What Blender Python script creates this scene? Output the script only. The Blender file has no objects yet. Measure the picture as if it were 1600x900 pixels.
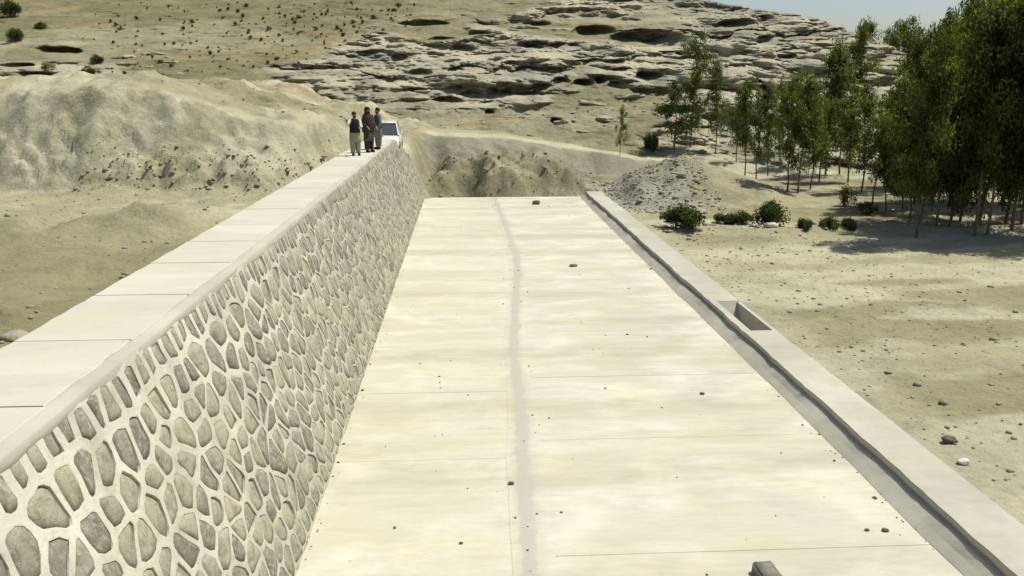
import bpy, bmesh, math, random
import numpy as np
from mathutils import Vector, Matrix, noise as mnoise

random.seed(7)
rng = np.random.default_rng(11)
SC = bpy.context.scene
COL = SC.collection
PI = math.pi

# ------------------------------------------------------------------ camera
FOC = 1300.0            # focal length in pixels of the 1600 px wide photograph
CAM_H = 6.27            # eye height above the apron
TH = math.atan(320 / FOC)
PS = math.atan(75 * math.cos(TH) / FOC)
cam_d = bpy.data.cameras.new('camera')
cam_d.sensor_width = 36.0
cam_d.lens = 36.0 * FOC / 1600.0
cam_d.clip_end = 9000
cam_d.clip_start = 0.05
cam = bpy.data.objects.new('camera', cam_d)
COL.objects.link(cam)
cam.location = (0, 0, CAM_H)
cam.rotation_euler = (PI / 2 - TH, 0, -PS)
SC.camera = cam

# ------------------------------------------------------------------ light
SUN_EL = math.radians(62)
SUN_AZ = math.atan2(0.40, 0.15)       # clockwise from +Y towards +X
sx, sy, sz = math.cos(SUN_EL) * math.sin(SUN_AZ), math.cos(SUN_EL) * math.cos(SUN_AZ), math.sin(SUN_EL)
world = bpy.data.worlds.new('World')
SC.world = world
world.use_nodes = True
wn = world.node_tree.nodes
bg = wn['Background']
sky = wn.new('ShaderNodeTexSky')
sky.sky_type = 'NISHITA'
sky.sun_disc = False
sky.sun_elevation = SUN_EL
sky.sun_rotation = SUN_AZ
sky.air_density = 1.0
sky.dust_density = 1.6
sky.ozone_density = 1.0
world.node_tree.links.new(sky.outputs[0], bg.inputs[0])
bg.inputs[1].default_value = 0.085
sun_d = bpy.data.lights.new('sun', 'SUN')
sun_d.energy = 4.2
sun_d.angle = math.radians(0.6)
sun_d.color = (1.0, 0.965, 0.86)
sun = bpy.data.objects.new('sun', sun_d)
COL.objects.link(sun)
sun.location = (20, 20, 60)
sun.rotation_euler = Vector((-sx, -sy, -sz)).to_track_quat('-Z', 'Y').to_euler()
SC.view_settings.view_transform = 'Standard'
SC.view_settings.look = 'None'
SC.view_settings.gamma = 1.0
SC.view_settings.use_curve_mapping = False
SC.view_settings.exposure = 0.27

# ------------------------------------------------------------------ projection helpers (to read positions off the photograph)
_F = np.array([math.sin(PS) * math.cos(TH), math.cos(PS) * math.cos(TH), -math.sin(TH)])
_R = np.array([math.cos(PS), -math.sin(PS), 0])
_U = np.array([math.sin(PS) * math.sin(TH), math.cos(PS) * math.sin(TH), math.cos(TH)])
def ray(px, py):
    return _F + _R * (px - 800) / FOC + _U * (450 - py) / FOC
def at(px, py, z):
    d = ray(px, py); t = (z - CAM_H) / d[2]
    return np.array([0, 0, CAM_H]) + d * t
def proj(x, y, z):
    vx, vy, vz = x, y, z - CAM_H
    D = vx * _F[0] + vy * _F[1] + vz * _F[2]
    D = np.where(np.abs(D) < 0.01, 0.01, D)
    u = 800 + FOC * (vx * _R[0] + vy * _R[1]) / D
    v = 450 - FOC * (vx * _U[0] + vy * _U[1] + vz * _U[2]) / D
    return u, v

# ------------------------------------------------------------------ numpy noise
def _hash(ix, iy, seed):
    h = (ix.astype(np.int64) * 374761393 + iy.astype(np.int64) * 668265263 + seed * 974711) & 0xffffffff
    h = ((h ^ (h >> 13)) * 1274126177) & 0xffffffff
    h = (h ^ (h >> 16)) & 0xffffffff
    return h.astype(np.float64) / 0xffffffff
def vnoise(x, y, seed=0):
    ix = np.floor(x); iy = np.floor(y)
    fx = x - ix; fy = y - iy
    fx = fx * fx * fx * (fx * (fx * 6 - 15) + 10); fy = fy * fy * fy * (fy * (fy * 6 - 15) + 10)
    a = _hash(ix, iy, seed); b = _hash(ix + 1, iy, seed)
    c = _hash(ix, iy + 1, seed); d = _hash(ix + 1, iy + 1, seed)
    return (a * (1 - fx) + b * fx) * (1 - fy) + (c * (1 - fx) + d * fx) * fy - 0.5
def fbm(x, y, oct=4, seed=0, gain=0.5):
    x = np.asarray(x, float); y = np.asarray(y, float)
    r = np.zeros(np.broadcast(x, y).shape); a = 1.0
    for i in range(oct):
        r = r + a * vnoise(x * 2 ** i + 13.7 * i, y * 2 ** i - 7.3 * i, seed + i * 17)
        a *= gain
    return r
def sm(x, a, b):
    t = np.clip((x - a) / (b - a), 0, 1)
    return t * t * (3 - 2 * t)
def gauss(x, y, cx, cy, rx, ry):
    return np.exp(-(((x - cx) / rx) ** 2 + ((y - cy) / ry) ** 2))

# ------------------------------------------------------------------ object helpers
def link(name, me, mat=None, parent=None, smooth=False):
    o = bpy.data.objects.new(name, me)
    COL.objects.link(o)
    if mat is not None and not me.materials:
        me.materials.append(mat)
    if parent is not None:
        o.parent = parent
    if smooth:
        me.polygons.foreach_set('use_smooth', np.ones(len(me.polygons), bool))
    return o
def mesh_py(name, vs, fs, mat=None, parent=None, smooth=False):
    me = bpy.data.meshes.new(name)
    me.from_pydata([tuple(v) for v in vs], [], [tuple(f) for f in fs])
    me.update()
    return link(name, me, mat, parent, smooth)
def bm_obj(name, bm, mat=None, parent=None, smooth=False):
    me = bpy.data.meshes.new(name)
    bm.normal_update()
    bm.to_mesh(me); bm.free()
    return link(name, me, mat, parent, smooth)
def tag(o, label=None, cat=None, group=None, kind=None):
    if label: o['label'] = label
    if cat: o['category'] = cat
    if group: o['group'] = group
    if kind: o['kind'] = kind
    return o
def empty(name, loc=(0, 0, 0), rz=0):
    o = bpy.data.objects.new(name, None)
    COL.objects.link(o)
    o.location = loc; o.rotation_euler = (0, 0, rz); o.empty_display_size = 0.2
    return o
def copy_tree(o, parent=None):
    c = o.copy(); COL.objects.link(c)
    if parent is not None: c.parent = parent
    for ch in list(o.children): copy_tree(ch, c)
    return c
def grid_faces(nr, nc):
    i = np.arange(nr - 1)[:, None] * nc + np.arange(nc - 1)[None, :]
    return np.stack([i, i + 1, i + 1 + nc, i + nc], -1).reshape(-1, 4)
def grid_mesh(name, X, Y, Z, col=None, mat=None, parent=None, smooth=True):
    nr, nc = X.shape
    vs = np.stack([X, Y, Z], -1).reshape(-1, 3).astype(np.float32)
    fs = grid_faces(nr, nc).astype(np.int32)
    me = bpy.data.meshes.new(name)
    me.vertices.add(len(vs)); me.vertices.foreach_set('co', vs.ravel())
    me.loops.add(fs.size); me.loops.foreach_set('vertex_index', fs.ravel())
    me.polygons.add(len(fs)); me.polygons.foreach_set('loop_start', np.arange(0, fs.size, 4, dtype=np.int32))
    me.update(calc_edges=True)
    if col is not None:
        at_ = me.color_attributes.new('albedo', 'FLOAT_COLOR', 'POINT')
        c4 = np.ones((len(vs), 4), np.float32); c4[:, :3] = col.reshape(-1, 3)
        at_.data.foreach_set('color', c4.ravel())
    return link(name, me, mat, parent, smooth)
def box_bm(bm, x0, x1, y0, y1, z0, z1):
    v = [bm.verts.new(p) for p in ((x0, y0, z0), (x1, y0, z0), (x1, y1, z0), (x0, y1, z0), (x0, y0, z1), (x1, y0, z1), (x1, y1, z1), (x0, y1, z1))]
    for f in ((3, 2, 1, 0), (4, 5, 6, 7), (0, 1, 5, 4), (1, 2, 6, 5), (2, 3, 7, 6), (3, 0, 4, 7)):
        bm.faces.new([v[i] for i in f])
    return v

# ------------------------------------------------------------------ materials
def mat_new(name, rough=0.9):
    m = bpy.data.materials.new(name); m.use_nodes = True
    nt = m.node_tree; b = nt.nodes['Principled BSDF']
    b.inputs['Roughness'].default_value = rough
    b.inputs['Specular IOR Level'].default_value = 0.25
    return m, nt, b
def nd(nt, t, **kw):
    n = nt.nodes.new(t)
    for k, v in kw.items():
        if k in n.inputs: n.inputs[k].default_value = v
        else: setattr(n, k, v)
    return n
def ramp(nt, src, stops):
    r = nt.nodes.new('ShaderNodeValToRGB')
    el = r.color_ramp.elements
    while len(el) < len(stops): el.new(0.5)
    for e, (p, c) in zip(el, stops):
        e.position = p; e.color = (*c, 1) if len(c) == 3 else c
    nt.links.new(src, r.inputs[0])
    return r.outputs[0]
def mix(nt, a, b, fac, mode='MIX'):
    m = nt.nodes.new('ShaderNodeMix'); m.data_type = 'RGBA'; m.blend_type = mode
    for s, i in ((fac, 0), (a, 6), (b, 7)):
        if isinstance(s, (int, float)): m.inputs[i].default_value = s
        elif isinstance(s, tuple): m.inputs[i].default_value = (*s, 1)
        else: nt.links.new(s, m.inputs[i])
    return m.outputs[2]
def tex(nt, vec, scale, detail=6, rough=0.6, stretch=None, dist=0.0):
    if stretch:
        mp = nt.nodes.new('ShaderNodeMapping'); mp.inputs['Scale'].default_value = stretch
        nt.links.new(vec, mp.inputs[0]); vec = mp.outputs[0]
    n = nd(nt, 'ShaderNodeTexNoise', Scale=scale, Detail=detail, Roughness=rough, Distortion=dist)
    nt.links.new(vec, n.inputs['Vector'])
    return n.outputs[0]
def bump(nt, b, h, strength, dist):
    n = nd(nt, 'ShaderNodeBump', Strength=strength, Distance=dist)
    nt.links.new(h, n.inputs['Height']); nt.links.new(n.outputs[0], b.inputs['Normal'])
def wpos(nt):
    return nt.nodes.new('ShaderNodeNewGeometry').outputs['Position']
G1 = (0, 0, 0); W1 = (1, 1, 1)

def concrete(name, base, pale, grey, amount=1.0, streak=(0.6, 1.15, 1.0), bands=False, stain=None):
    m, nt, b = mat_new(name, 0.88)
    p = wpos(nt)
    big = tex(nt, p, 0.62, 6, 0.58, streak, 0.15)
    c = mix(nt, base, pale, ramp(nt, big, [(0.44, G1), (0.62, W1)]))
    g = tex(nt, p, 0.75, 7, 0.66, (0.6, 0.95, 1), 0.2)
    c = mix(nt, c, grey, ramp(nt, g, [(0.50, G1), (0.74, (0.85 * amount,) * 3)]))
    st = tex(nt, p, 1.8, 6, 0.72, (0.38, 1.5, 1), 0.15)
    c = mix(nt, c, (0.80, 0.77, 0.70), ramp(nt, st, [(0.46, G1), (0.80, (0.55 * amount,) * 3)]), 'MULTIPLY')
    y = tex(nt, p, 0.9, 4, 0.55, (0.8, 1, 1), 0.2)
    c = mix(nt, c, (1.0, 0.975, 0.895), ramp(nt, y, [(0.5, G1), (0.66, (0.8,) * 3)]), 'MULTIPLY')
    if bands:       # bands of the separate pours across the floor
        bd = tex(nt, p, 0.50, 4, 0.6, (0.06, 1, 1), 0.0)
        c = mix(nt, c, (0.86, 0.845, 0.80), ramp(nt, bd, [(0.48, G1), (0.64, W1)]), 'MULTIPLY')
        fine = tex(nt, p, 6, 5, 0.7, (0.25, 1.6, 1), 0.0)
        c = mix(nt, c, (0.93, 0.925, 0.90), ramp(nt, fine, [(0.50, G1), (0.72, W1)]), 'MULTIPLY')
    if stain:       # grey mortar smeared along the seam, fading into the slab
        at2 = nd(nt, 'ShaderNodeAttribute', attribute_name='tone')
        sn = tex(nt, p, 1.6, 7, 0.75)
        ad = nd(nt, 'ShaderNodeMath', operation='MULTIPLY_ADD'); nt.links.new(at2.outputs['Fac'], ad.inputs[0]); ad.inputs[1].default_value = 0.62; nt.links.new(sn, ad.inputs[2])
        c = mix(nt, c, stain, ramp(nt, ad.outputs[0], [(0.55, G1), (0.85, (0.35,) * 3), (1.0, (0.85,) * 3)]))
    sp = tex(nt, p, 45, 3, 0.6)
    c = mix(nt, c, (0.72, 0.70, 0.64), ramp(nt, sp, [(0.60, G1), (0.78, (0.5,) * 3)]), 'MULTIPLY')
    info = nt.nodes.new('ShaderNodeObjectInfo')
    c = mix(nt, c, mix(nt, (0.965, 0.965, 0.955), (1.02, 1.02, 1.01), info.outputs['Random']), 1.0, 'MULTIPLY')
    nt.links.new(c, b.inputs['Base Color'])
    h = tex(nt, p, 26, 7, 0.75, (0.7, 1.2, 1))
    bump(nt, b, h, 0.35, 0.012)
    return m

M_APRON = concrete('apron_concrete', (0.505, 0.485, 0.388), (0.605, 0.584, 0.485), (0.415, 0.400, 0.33), bands=True)
M_SEAMTOP = concrete('seam_smear', (0.505, 0.485, 0.388), (0.605, 0.584, 0.485), (0.415, 0.400, 0.33), bands=True, stain=(0.395, 0.380, 0.322))
M_CREST = concrete('crest_concrete', (0.505, 0.485, 0.395), (0.555, 0.535, 0.445), (0.42, 0.405, 0.335), 0.7, (0.4, 1.2, 1))
M_SILL = concrete('sill_concrete', (0.425, 0.408, 0.338), (0.49, 0.472, 0.392), (0.345, 0.332, 0.276), 1.1, (1.0, 0.6, 1))
M_COPING = concrete('coping_mortar', (0.390, 0.377, 0.315), (0.45, 0.434, 0.36), (0.33, 0.32, 0.27), 0.8, (1, 0.7, 1))
M_SEAM = concrete('seam_mortar', (0.455, 0.437, 0.362), (0.56, 0.54, 0.45), (0.345, 0.333, 0.275), 0.9, (1, 0.5, 1))

def m_mortar():
    m, nt, b = mat_new('pointing_mortar', 0.92)
    p = wpos(nt)
    n = tex(nt, p, 1.4, 5, 0.6)
    c = ramp(nt, n, [(0.33, (0.40, 0.385, 0.305)), (0.52, (0.52, 0.50, 0.405)), (0.70, (0.60, 0.58, 0.48))])
    n2 = tex(nt, p, 14, 5, 0.65)
    c = mix(nt, c, (0.62, 0.60, 0.54), ramp(nt, n2, [(0.52, G1), (0.78, (0.7,) * 3)]), 'MULTIPLY')
    at3 = nd(nt, 'ShaderNodeAttribute', attribute_name='tone')     # joints get paler up the face and towards the near end
    c = mix(nt, c, mix(nt, (0.76, 0.755, 0.72), (1.04, 1.04, 1.03), at3.outputs['Fac']), 1.0, 'MULTIPLY')
    nt.links.new(c, b.inputs['Base Color'])
    bump(nt, b, tex(nt, p, 28, 6, 0.7), 0.5, 0.015)
    return m
M_MORTAR = m_mortar()
def m_stone():
    m, nt, b = mat_new('rubble_stone', 0.85)
    p = wpos(nt)
    att = nd(nt, 'ShaderNodeAttribute', attribute_name='tone')
    base = ramp(nt, att.outputs['Fac'], [(0.0, (0.205, 0.197, 0.148)), (0.25, (0.285, 0.274, 0.203)), (0.6, (0.335, 0.320, 0.230)), (0.85, (0.375, 0.354, 0.248)), (1.0, (0.42, 0.385, 0.262))])
    n = tex(nt, p, 5.5, 8, 0.72, None, 0.8)
    c = mix(nt, base, (0.50, 0.50, 0.48), ramp(nt, n, [(0.46, G1), (0.68, (0.95,) * 3)]), 'MULTIPLY')
    n3 = tex(nt, p, 9, 6, 0.7, None, 1.5)
    c = mix(nt, c, (0.44, 0.42, 0.345), ramp(nt, n3, [(0.50, G1), (0.66, (0.85,) * 3)]))
    sp = tex(nt, p, 60, 3, 0.6)
    c = mix(nt, c, (0.6, 0.6, 0.58), ramp(nt, sp, [(0.56, G1), (0.72, (0.7,) * 3)]), 'MULTIPLY')
    nt.links.new(c, b.inputs['Base Color'])
    bump(nt, b, tex(nt, p, 22, 7, 0.75), 0.7, 0.03)
    return m
M_STONE = m_stone()
def m_earth(name, nscale=3.0, contrast=0.4, bumps=0.6, bdist=0.06, beds=False):
    m, nt, b = mat_new(name, 0.95)
    b.inputs['Specular IOR Level'].default_value = 0.1
    p = wpos(nt)
    att = nd(nt, 'ShaderNodeAttribute', attribute_name='albedo')
    n1 = tex(nt, p, nscale * 0.25, 6, 0.65, None, 0.5)
    k = ramp(nt, n1, [(0.30, (1 - contrast * 0.55,) * 3), (0.5, (0.97,) * 3), (0.70, (1.12, 1.11, 1.08))])
    c = mix(nt, att.outputs['Color'], k, 1.0, 'MULTIPLY')
    n2 = tex(nt, p, nscale * 2.2, 8, 0.75)
    k = ramp(nt, n2, [(0.30, (1 - contrast * 0.7,) * 3), (0.47, (0.98,) * 3), (0.66, (1.08, 1.08, 1.07))])
    c = mix(nt, c, k, 1.0, 'MULTIPLY')
    n3 = tex(nt, p, nscale * 9, 4, 0.7)
    k = ramp(nt, n3, [(0.28, (0.62, 0.61, 0.58)), (0.42, (1, 1, 1)), (0.68, (1, 1, 1)), (0.78, (1.25, 1.24, 1.2))])
    c = mix(nt, c, k, 0.75, 'MULTIPLY')
    if beds:      # darker weathered beds in the rock
        n4 = tex(nt, p, 0.55, 7, 0.7, (0.45, 0.45, 3.2), 0.5)
        c = mix(nt, c, (0.70, 0.69, 0.66), ramp(nt, n4, [(0.50, G1), (0.66, W1)]), 'MULTIPLY')
    nt.links.new(c, b.inputs['Base Color'])
    h = tex(nt, p, nscale * 2.5, 9, 0.72)
    bump(nt, b, h, bumps, bdist)
    return m
M_GROUND = m_earth('dusty_soil', 2.2, 0.42, 0.9, 0.09)
M_HILL = m_earth('weathered_rock', 1.1, 0.5, 1.0, 0.22, True)
def m_rock(name, a, b_, scale=3.0):
    m, nt, b = mat_new(name, 0.92)
    p = wpos(nt)
    info = nt.nodes.new('ShaderNodeObjectInfo')
    base = mix(nt, a, b_, info.outputs['Random'])
    n = tex(nt, p, scale, 8, 0.7, (1, 1, 2.2), 0.6)
    k = ramp(nt, n, [(0.30, (0.55,) * 3), (0.48, (0.95,) * 3), (0.68, (1.14,) * 3)])
    c = mix(nt, base, k, 1.0, 'MULTIPLY')
    nt.links.new(c, b.inputs['Base Color'])
    bump(nt, b, tex(nt, p, scale * 2.5, 9, 0.75), 0.8, 0.25 / scale)
    return m
M_ROCK = m_rock('ledge_rock', (0.36, 0.325, 0.225), (0.43, 0.385, 0.275), 1.1)
M_PEBBLE = m_rock('pebble', (0.34, 0.315, 0.225), (0.42, 0.39, 0.285), 4.0)
M_DARKSTONE = m_rock('dark_stone', (0.13, 0.12, 0.09), (0.17, 0.15, 0.11), 6.0)
M_WHITESTONE = m_rock('white_stone', (0.66, 0.64, 0.56), (0.72, 0.70, 0.62), 5.0)
M_BLOCK = m_rock('grey_block', (0.235, 0.222, 0.18), (0.25, 0.235, 0.19), 6.0)
def m_leaf(name, c1, c2, c3):
    m, nt, b = mat_new(name, 0.6)
    p = wpos(nt)
    att = nd(nt, 'ShaderNodeAttribute', attribute_name='tone')
    info = nt.nodes.new('ShaderNodeObjectInfo')
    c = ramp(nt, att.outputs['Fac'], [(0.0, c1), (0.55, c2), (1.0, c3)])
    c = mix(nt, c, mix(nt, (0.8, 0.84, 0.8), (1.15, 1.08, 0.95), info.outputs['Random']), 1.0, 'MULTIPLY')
    nt.links.new(c, b.inputs['Base Color'])
    tr = nt.nodes.new('ShaderNodeBsdfTranslucent')
    nt.links.new(mix(nt, c, (1.3, 1.45, 0.6), 1.0, 'MULTIPLY'), tr.inputs[0])
    ms = nt.nodes.new('ShaderNodeMixShader'); ms.inputs[0].default_value = 0.5
    nt.links.new(b.outputs[0], ms.inputs[1]); nt.links.new(tr.outputs[0], ms.inputs[2])
    nt.links.new(ms.outputs[0], nt.nodes['Material Output'].inputs[0])
    return m
M_LEAF = m_leaf('tree_leaf', (0.062, 0.078, 0.026), (0.11, 0.13, 0.044), (0.19, 0.205, 0.075))
M_LEAFD = m_leaf('grove_leaf', (0.042, 0.055, 0.016), (0.085, 0.104, 0.028), (0.17, 0.19, 0.052))
M_SHRUB = m_leaf('shrub_leaf', (0.04, 0.055, 0.018), (0.065, 0.085, 0.028), (0.105, 0.12, 0.045))
M_SCRUB = m_leaf('dry_scrub', (0.07, 0.07, 0.032), (0.11, 0.105, 0.05), (0.16, 0.145, 0.07))
def m_bark():
    m, nt, b = mat_new('bark', 0.9)
    p = wpos(nt)
    n = tex(nt, p, 4, 6, 0.7, (3, 3, 0.6))
    c = ramp(nt, n, [(0.3, (0.085, 0.062, 0.042)), (0.55, (0.17, 0.130, 0.088)), (0.75, (0.26, 0.21, 0.15))])
    nt.links.new(c, b.inputs['Base Color'])
    bump(nt, b, n, 0.6, 0.02)
    return m
M_BARK = m_bark()
def m_flat(name, c, rough=0.8, metal=0.0, noise_=0.25, spec=0.25):
    m, nt, b = mat_new(name, rough)
    b.inputs['Metallic'].default_value = metal
    b.inputs['Specular IOR Level'].default_value = spec
    n = tex(nt, wpos(nt), 9, 5, 0.6)
    k = ramp(nt, n, [(0.3, (1 - noise_,) * 3), (0.7, (1 + noise_ * 0.4,) * 3)])
    nt.links.new(mix(nt, c, k, 1.0, 'MULTIPLY'), b.inputs['Base Color'])
    return m

# ================================================================== THE GROUND
X_CL, X_CR, X_FT = -4.75, -3.48, -2.30     # crest left, crest right, wall foot
Z_CR = 3.63                                 # crest height above the apron
X_KF, X_KI, X_KO = 6.46, 6.74, 7.64         # sill foot, inner top, outer top
Z_K = 0.35
Y_END = 46.9
Y_CREST = 41.6
Z_LEFT = 1.7

def ground_z(x, y, detail=True):
    x = np.asarray(x, float); y = np.asarray(y, float)
    # right bank / plain
    zr = 0.30 + 1.3 * sm(y, 50, 68) * (1 - sm(x, 14, 30) * 0.35)
    zr = zr + 0.10 * fbm(x * 0.16, y * 0.16, 4, 3) * sm(x, 8.5, 11)
    # low ridge + ditch where the bushes grow
    yd = 33.6 + 0.9 * fbm(x * 0.25, y * 0 + 3.3, 3, 8) - 0.05 * (x - 14)
    on = sm(x, 8.6, 10.5)
    zr = zr + on * (0.22 * np.exp(-((y - yd) / 0.7) ** 2) - 0.30 * np.exp(-((y - yd - 2.0) / 1.1) ** 2))
    # gravel heap beside the far end of the sill
    w = 0.25 * fbm(x * 0.7, y * 0.7, 4, 21)
    heap = np.maximum(0, 1 - np.sqrt(((x - 12.0) / 6.4) ** 2 + ((y - 45.5) / 6.8) ** 2) + w * 0.6)
    zr = zr + 1.95 * heap * sm(x, 7.6, 9.4)
    heap2 = np.maximum(0, 1 - np.sqrt(((x - 9.4) / 2.6) ** 2 + ((y - 43.5) / 4.0) ** 2) + w * 0.5)
    zr = np.maximum(zr, 0.3 + 1.25 * heap2 * sm(x, 7.7, 9.0))
    # left (silted side)
    zl = Z_LEFT + 0.30 * fbm(x * 0.14, y * 0.14, 4, 31) + 0.10 * fbm(x * 0.8, y * 0.8, 3, 33)
    for cx, cy, rx, ry, h in ((-10.3, 26.4, 1.5, 1.0, 0.75), (-12.6, 25.6, 1.6, 1.3, 0.35), (-15.0, 25.0, 2.2, 1.5, 0.55), (-8.4, 28.2, 1.6, 1.4, 0.45),
                              (-8.9, 15.9, 0.7, 0.5, 0.45), (-19, 30, 3, 1.5, 0.4), (-8, 33, 2.5, 1.0, 0.4), (-9, 21, 2.0, 2.5, -0.3), (-7.2, 19.0, 0.9, 0.7, 0.2)):
        zl = zl + h * gauss(x, y, cx, cy, rx, ry) * (1 + 0.5 * fbm(x * 1.2, y * 1.2, 3, 5))
    # cut bank behind it
    foot = 36.6 + 9.5 * sm(x, -9.5, -4.8) ** 1.4 + 0.9 * fbm(x * 0.22, y * 0 + 1.7, 3, 41)
    run = 5.2 + 1.2 * fbm(x * 0.3, y * 0 + 9.1, 3, 44)
    top = 6.25 - 1.6 * sm(x, -16, -8) - 1.5 * sm(x, -8, -5) + 0.25 * fbm(x * 0.25, y * 0.25, 3, 47)
    t = (y - foot) / run
    prof = np.where(t < 0, 0, np.where(t < 0.72, np.clip(t, 0, 1) / 0.72 * 0.93, 0.93 + 0.07 * sm(t, 0.72, 1.3)))
    bankmask = sm(t, 0.0, 0.15) * (1 - sm(t, 0.75, 1.1))
    gul = 0.24 * fbm(x * 1.2 + 0.9 * (y - foot), y * 0.6, 5, 51, 0.65) + 0.24 * fbm(x * 2.6, y * 2.6, 4, 52, 0.65) - 0.16 * np.abs(fbm(x * 0.9 - 0.6 * y, y * 0.7, 4, 54, 0.6))
    zbank = zl * (1 - prof) + top * prof + bankmask * gul * 0.9 + 0.22 * bankmask * fbm(x * 0.35, y * 0.35, 3, 53)
    scr = np.abs(fbm(x * 0.55 + 0.75 * (y - foot), y * 0.12 + x * 0.05, 3, 58, 0.55))
    zbank = zbank - 0.34 * (1 - sm(scr, 0.0, 0.045)) * sm(t, 0.02, 0.12) * (1 - sm(t, 0.4, 0.6)) * sm(fbm(x * 0.2, y * 0.2, 2, 60), -0.1, 0.15)
    lump = 0.75 * np.abs(fbm(x * 0.9, y * 0.9, 4, 57, 0.6)) * np.exp(-((t - 0.14) / 0.15) ** 2) * (0.4 + sm(x, -17, -13))
    zbank = zbank + lump + sm(t, 0.85, 1.5) * (0.75 * fbm(x * 0.30, y * 0.22, 5, 55, 0.6) - 0.35 * np.abs(fbm(x * 0.6, y * 0.35, 4, 56, 0.6)))
    zleft = np.where(t < -0.05, zl, zbank) + 0.45 * sm(t, -0.5, 0.05) * (1 - sm(t, 0.05, 0.4)) * np.maximum(0, fbm(x * 0.5, y * 0.5, 4, 59))
    # road embankment that carries on from the crest, and the clay heaps in front of it
    xs = np.array([-40, -5.5, -2.5, 0, 3, 6, 9, 12, 16, 40.])
    zs = np.array([3.0, 2.85, 2.85, 2.85, 2.65, 2.15, 1.65, 1.25, 1.0, 0.8])
    E = np.interp(x, xs, zs) + 0.10 * fbm(x * 0.5, y * 0.5, 3, 61)
    ye = 53.6 + 0.6 * fbm(x * 0.4, y * 0, 3, 63)
    emb = np.clip((y - ye) / 2.6, 0, 1) ** 0.9
    clay = 1.95 * sm(x, -2.6, -0.6) * (1 - sm(x, 4.5, 9.0)) + 0.35 * fbm(x * 0.7, y * 0.7, 4, 65)
    front = Y_END + 0.15 + 0.25 * fbm(x * 1.2, y * 0, 3, 67)
    cl = sm(y, front, front + 2.0 + 0.5 * fbm(x * 0.6, y * 0 + 5, 2, 68))
    back = 1 - 0.32 * sm(y, 50.3, 52.2)
    zc = -0.15 + cl * (clay + 0.15) * back
    zc = zc - 1.5 * gauss(x, y, 0.0, 48.3, 0.9, 1.0) - 0.5 * gauss(x, y, 1.2, 48.6, 1.2, 0.5)
    zc = zc + 0.75 * gauss(x, y, 2.7, 47.6, 1.2, 0.55) + 0.85 * gauss(x, y, -1.6, 47.9, 0.8, 0.7)
    zc = zc + (0.30 * fbm(x * 1.6, y * 1.6, 5, 69, 0.62) - 0.55 * np.abs(fbm(x * 0.75 + 0.5 * y, y * 0.75, 4, 70, 0.55)) + 0.12) * sm(y, Y_END, Y_END + 0.6)
    zc = np.maximum(zc * (1 - emb) + E * emb, np.where(y < Y_END + 0.05, -9, -0.3))
    zmid = np.where(y > Y_END, zc, -0.35)
    # blend the three strips; the seams lie inside the wall and the sill
    a = sm(x, -4.4, -2.9)
    a2 = sm(x, -3.6, -1.6)
    a = np.where(y > Y_END - 0.4, a2, a)
    pad = 2.80 + 0.05 * fbm(x, y, 3, 71)
    padm = sm(y, Y_CREST - 0.6, Y_CREST + 0.1) * (1 - sm(y, 50, 54)) * sm(x, -6.2, -5.2)
    zleft = zleft * (1 - padm) + pad * padm
    far = sm(y, 54, 57)
    zleft2 = zleft
    b = np.where(y > Y_END + 1.5, sm(x, 6.5, 10.5), sm(x, 7.55, 7.63))
    zR = np.where(y > 50, np.maximum(zr, E * emb * (1 - sm(x, 16, 26)) + zr * sm(x, 16, 26)), zr)
    z = (zleft2 * (1 - a) + zmid * a) * (1 - b) + zR * b
    # the abutment the picture is taken from
    ab = 1 - sm(y, -1.0, 3.2)
    z = z * (1 - ab) + (CAM_H - 1.62) * ab
    if detail:
        out = (sm(x, 7.4, 7.8) + (1 - sm(x, -5.2, -4.8)) + sm(y, Y_END, Y_END + 0.5))
        z = z + np.clip(out, 0, 1) * (0.05 * fbm(x * 1.1, y * 1.1, 3, 81) + 0.03 * fbm(x * 4, y * 4, 3, 83))
    return z
def gz(x, y):
    return float(ground_z(np.array([x]), np.array([y]))[0])

def seg(a, b, s): return list(np.arange(a, b - 1e-6, s))
gx = np.array([-3000, -800, -300, -150, -100, -80] + seg(-70, -36, 0.8) + seg(-36, -5.2, 0.17) + seg(-5.2, -2, 0.2) + seg(-2, 6.6, 0.16) + seg(6.6, 7.4, 0.2) + seg(7.4, 7.8, 0.04) + seg(7.8, 22, 0.12) + seg(22, 50, 0.3) + seg(50, 90, 1.5) + [100, 150, 300, 800, 3000])
gy = np.array([-500, -100, -20] + seg(-4, 5, 0.75) + seg(5, 12, 0.3) + seg(12, 60, 0.14) + seg(60, 80, 0.5) + seg(80, 140, 5) + [160, 200, 400, 1000, 4000])
GX, GY = np.meshgrid(gx, gy)
GZ = ground_z(GX, GY)
TAN = np.array([0.350, 0.325, 0.205]); PALE = np.array([0.445, 0.418, 0.288]); OLIVE = np.array([0.292, 0.268, 0.158])
GREY = np.array([0.425, 0.402, 0.280]); DARK = np.array([0.265, 0.243, 0.142]); CLAY = np.array([0.235, 0.218, 0.138]); GRAVEL = np.array([0.325, 0.312, 0.242])
def lerp(a, b, t): return a * (1 - t[..., None]) + b * t[..., None]
col = np.broadcast_to(TAN, GX.shape + (3,)).copy()
n1 = fbm(GX * 0.10, GY * 0.28, 5, 101) + 0.1
col = lerp(col, PALE, sm(n1, 0.04, 0.22) * 0.95)
n2 = fbm(GX * 0.12 + 7, GY * 0.35, 5, 103)
col = lerp(col, OLIVE * 0.97, sm(n2, 0.02, 0.20) * 0.95)
tr = np.abs(((GY - 27 - 0.10 * (GX - 12) - 1.2 * fbm(GX * 0.1, GY * 0.02, 2, 107)) % 2.3) - 1.15)
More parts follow.
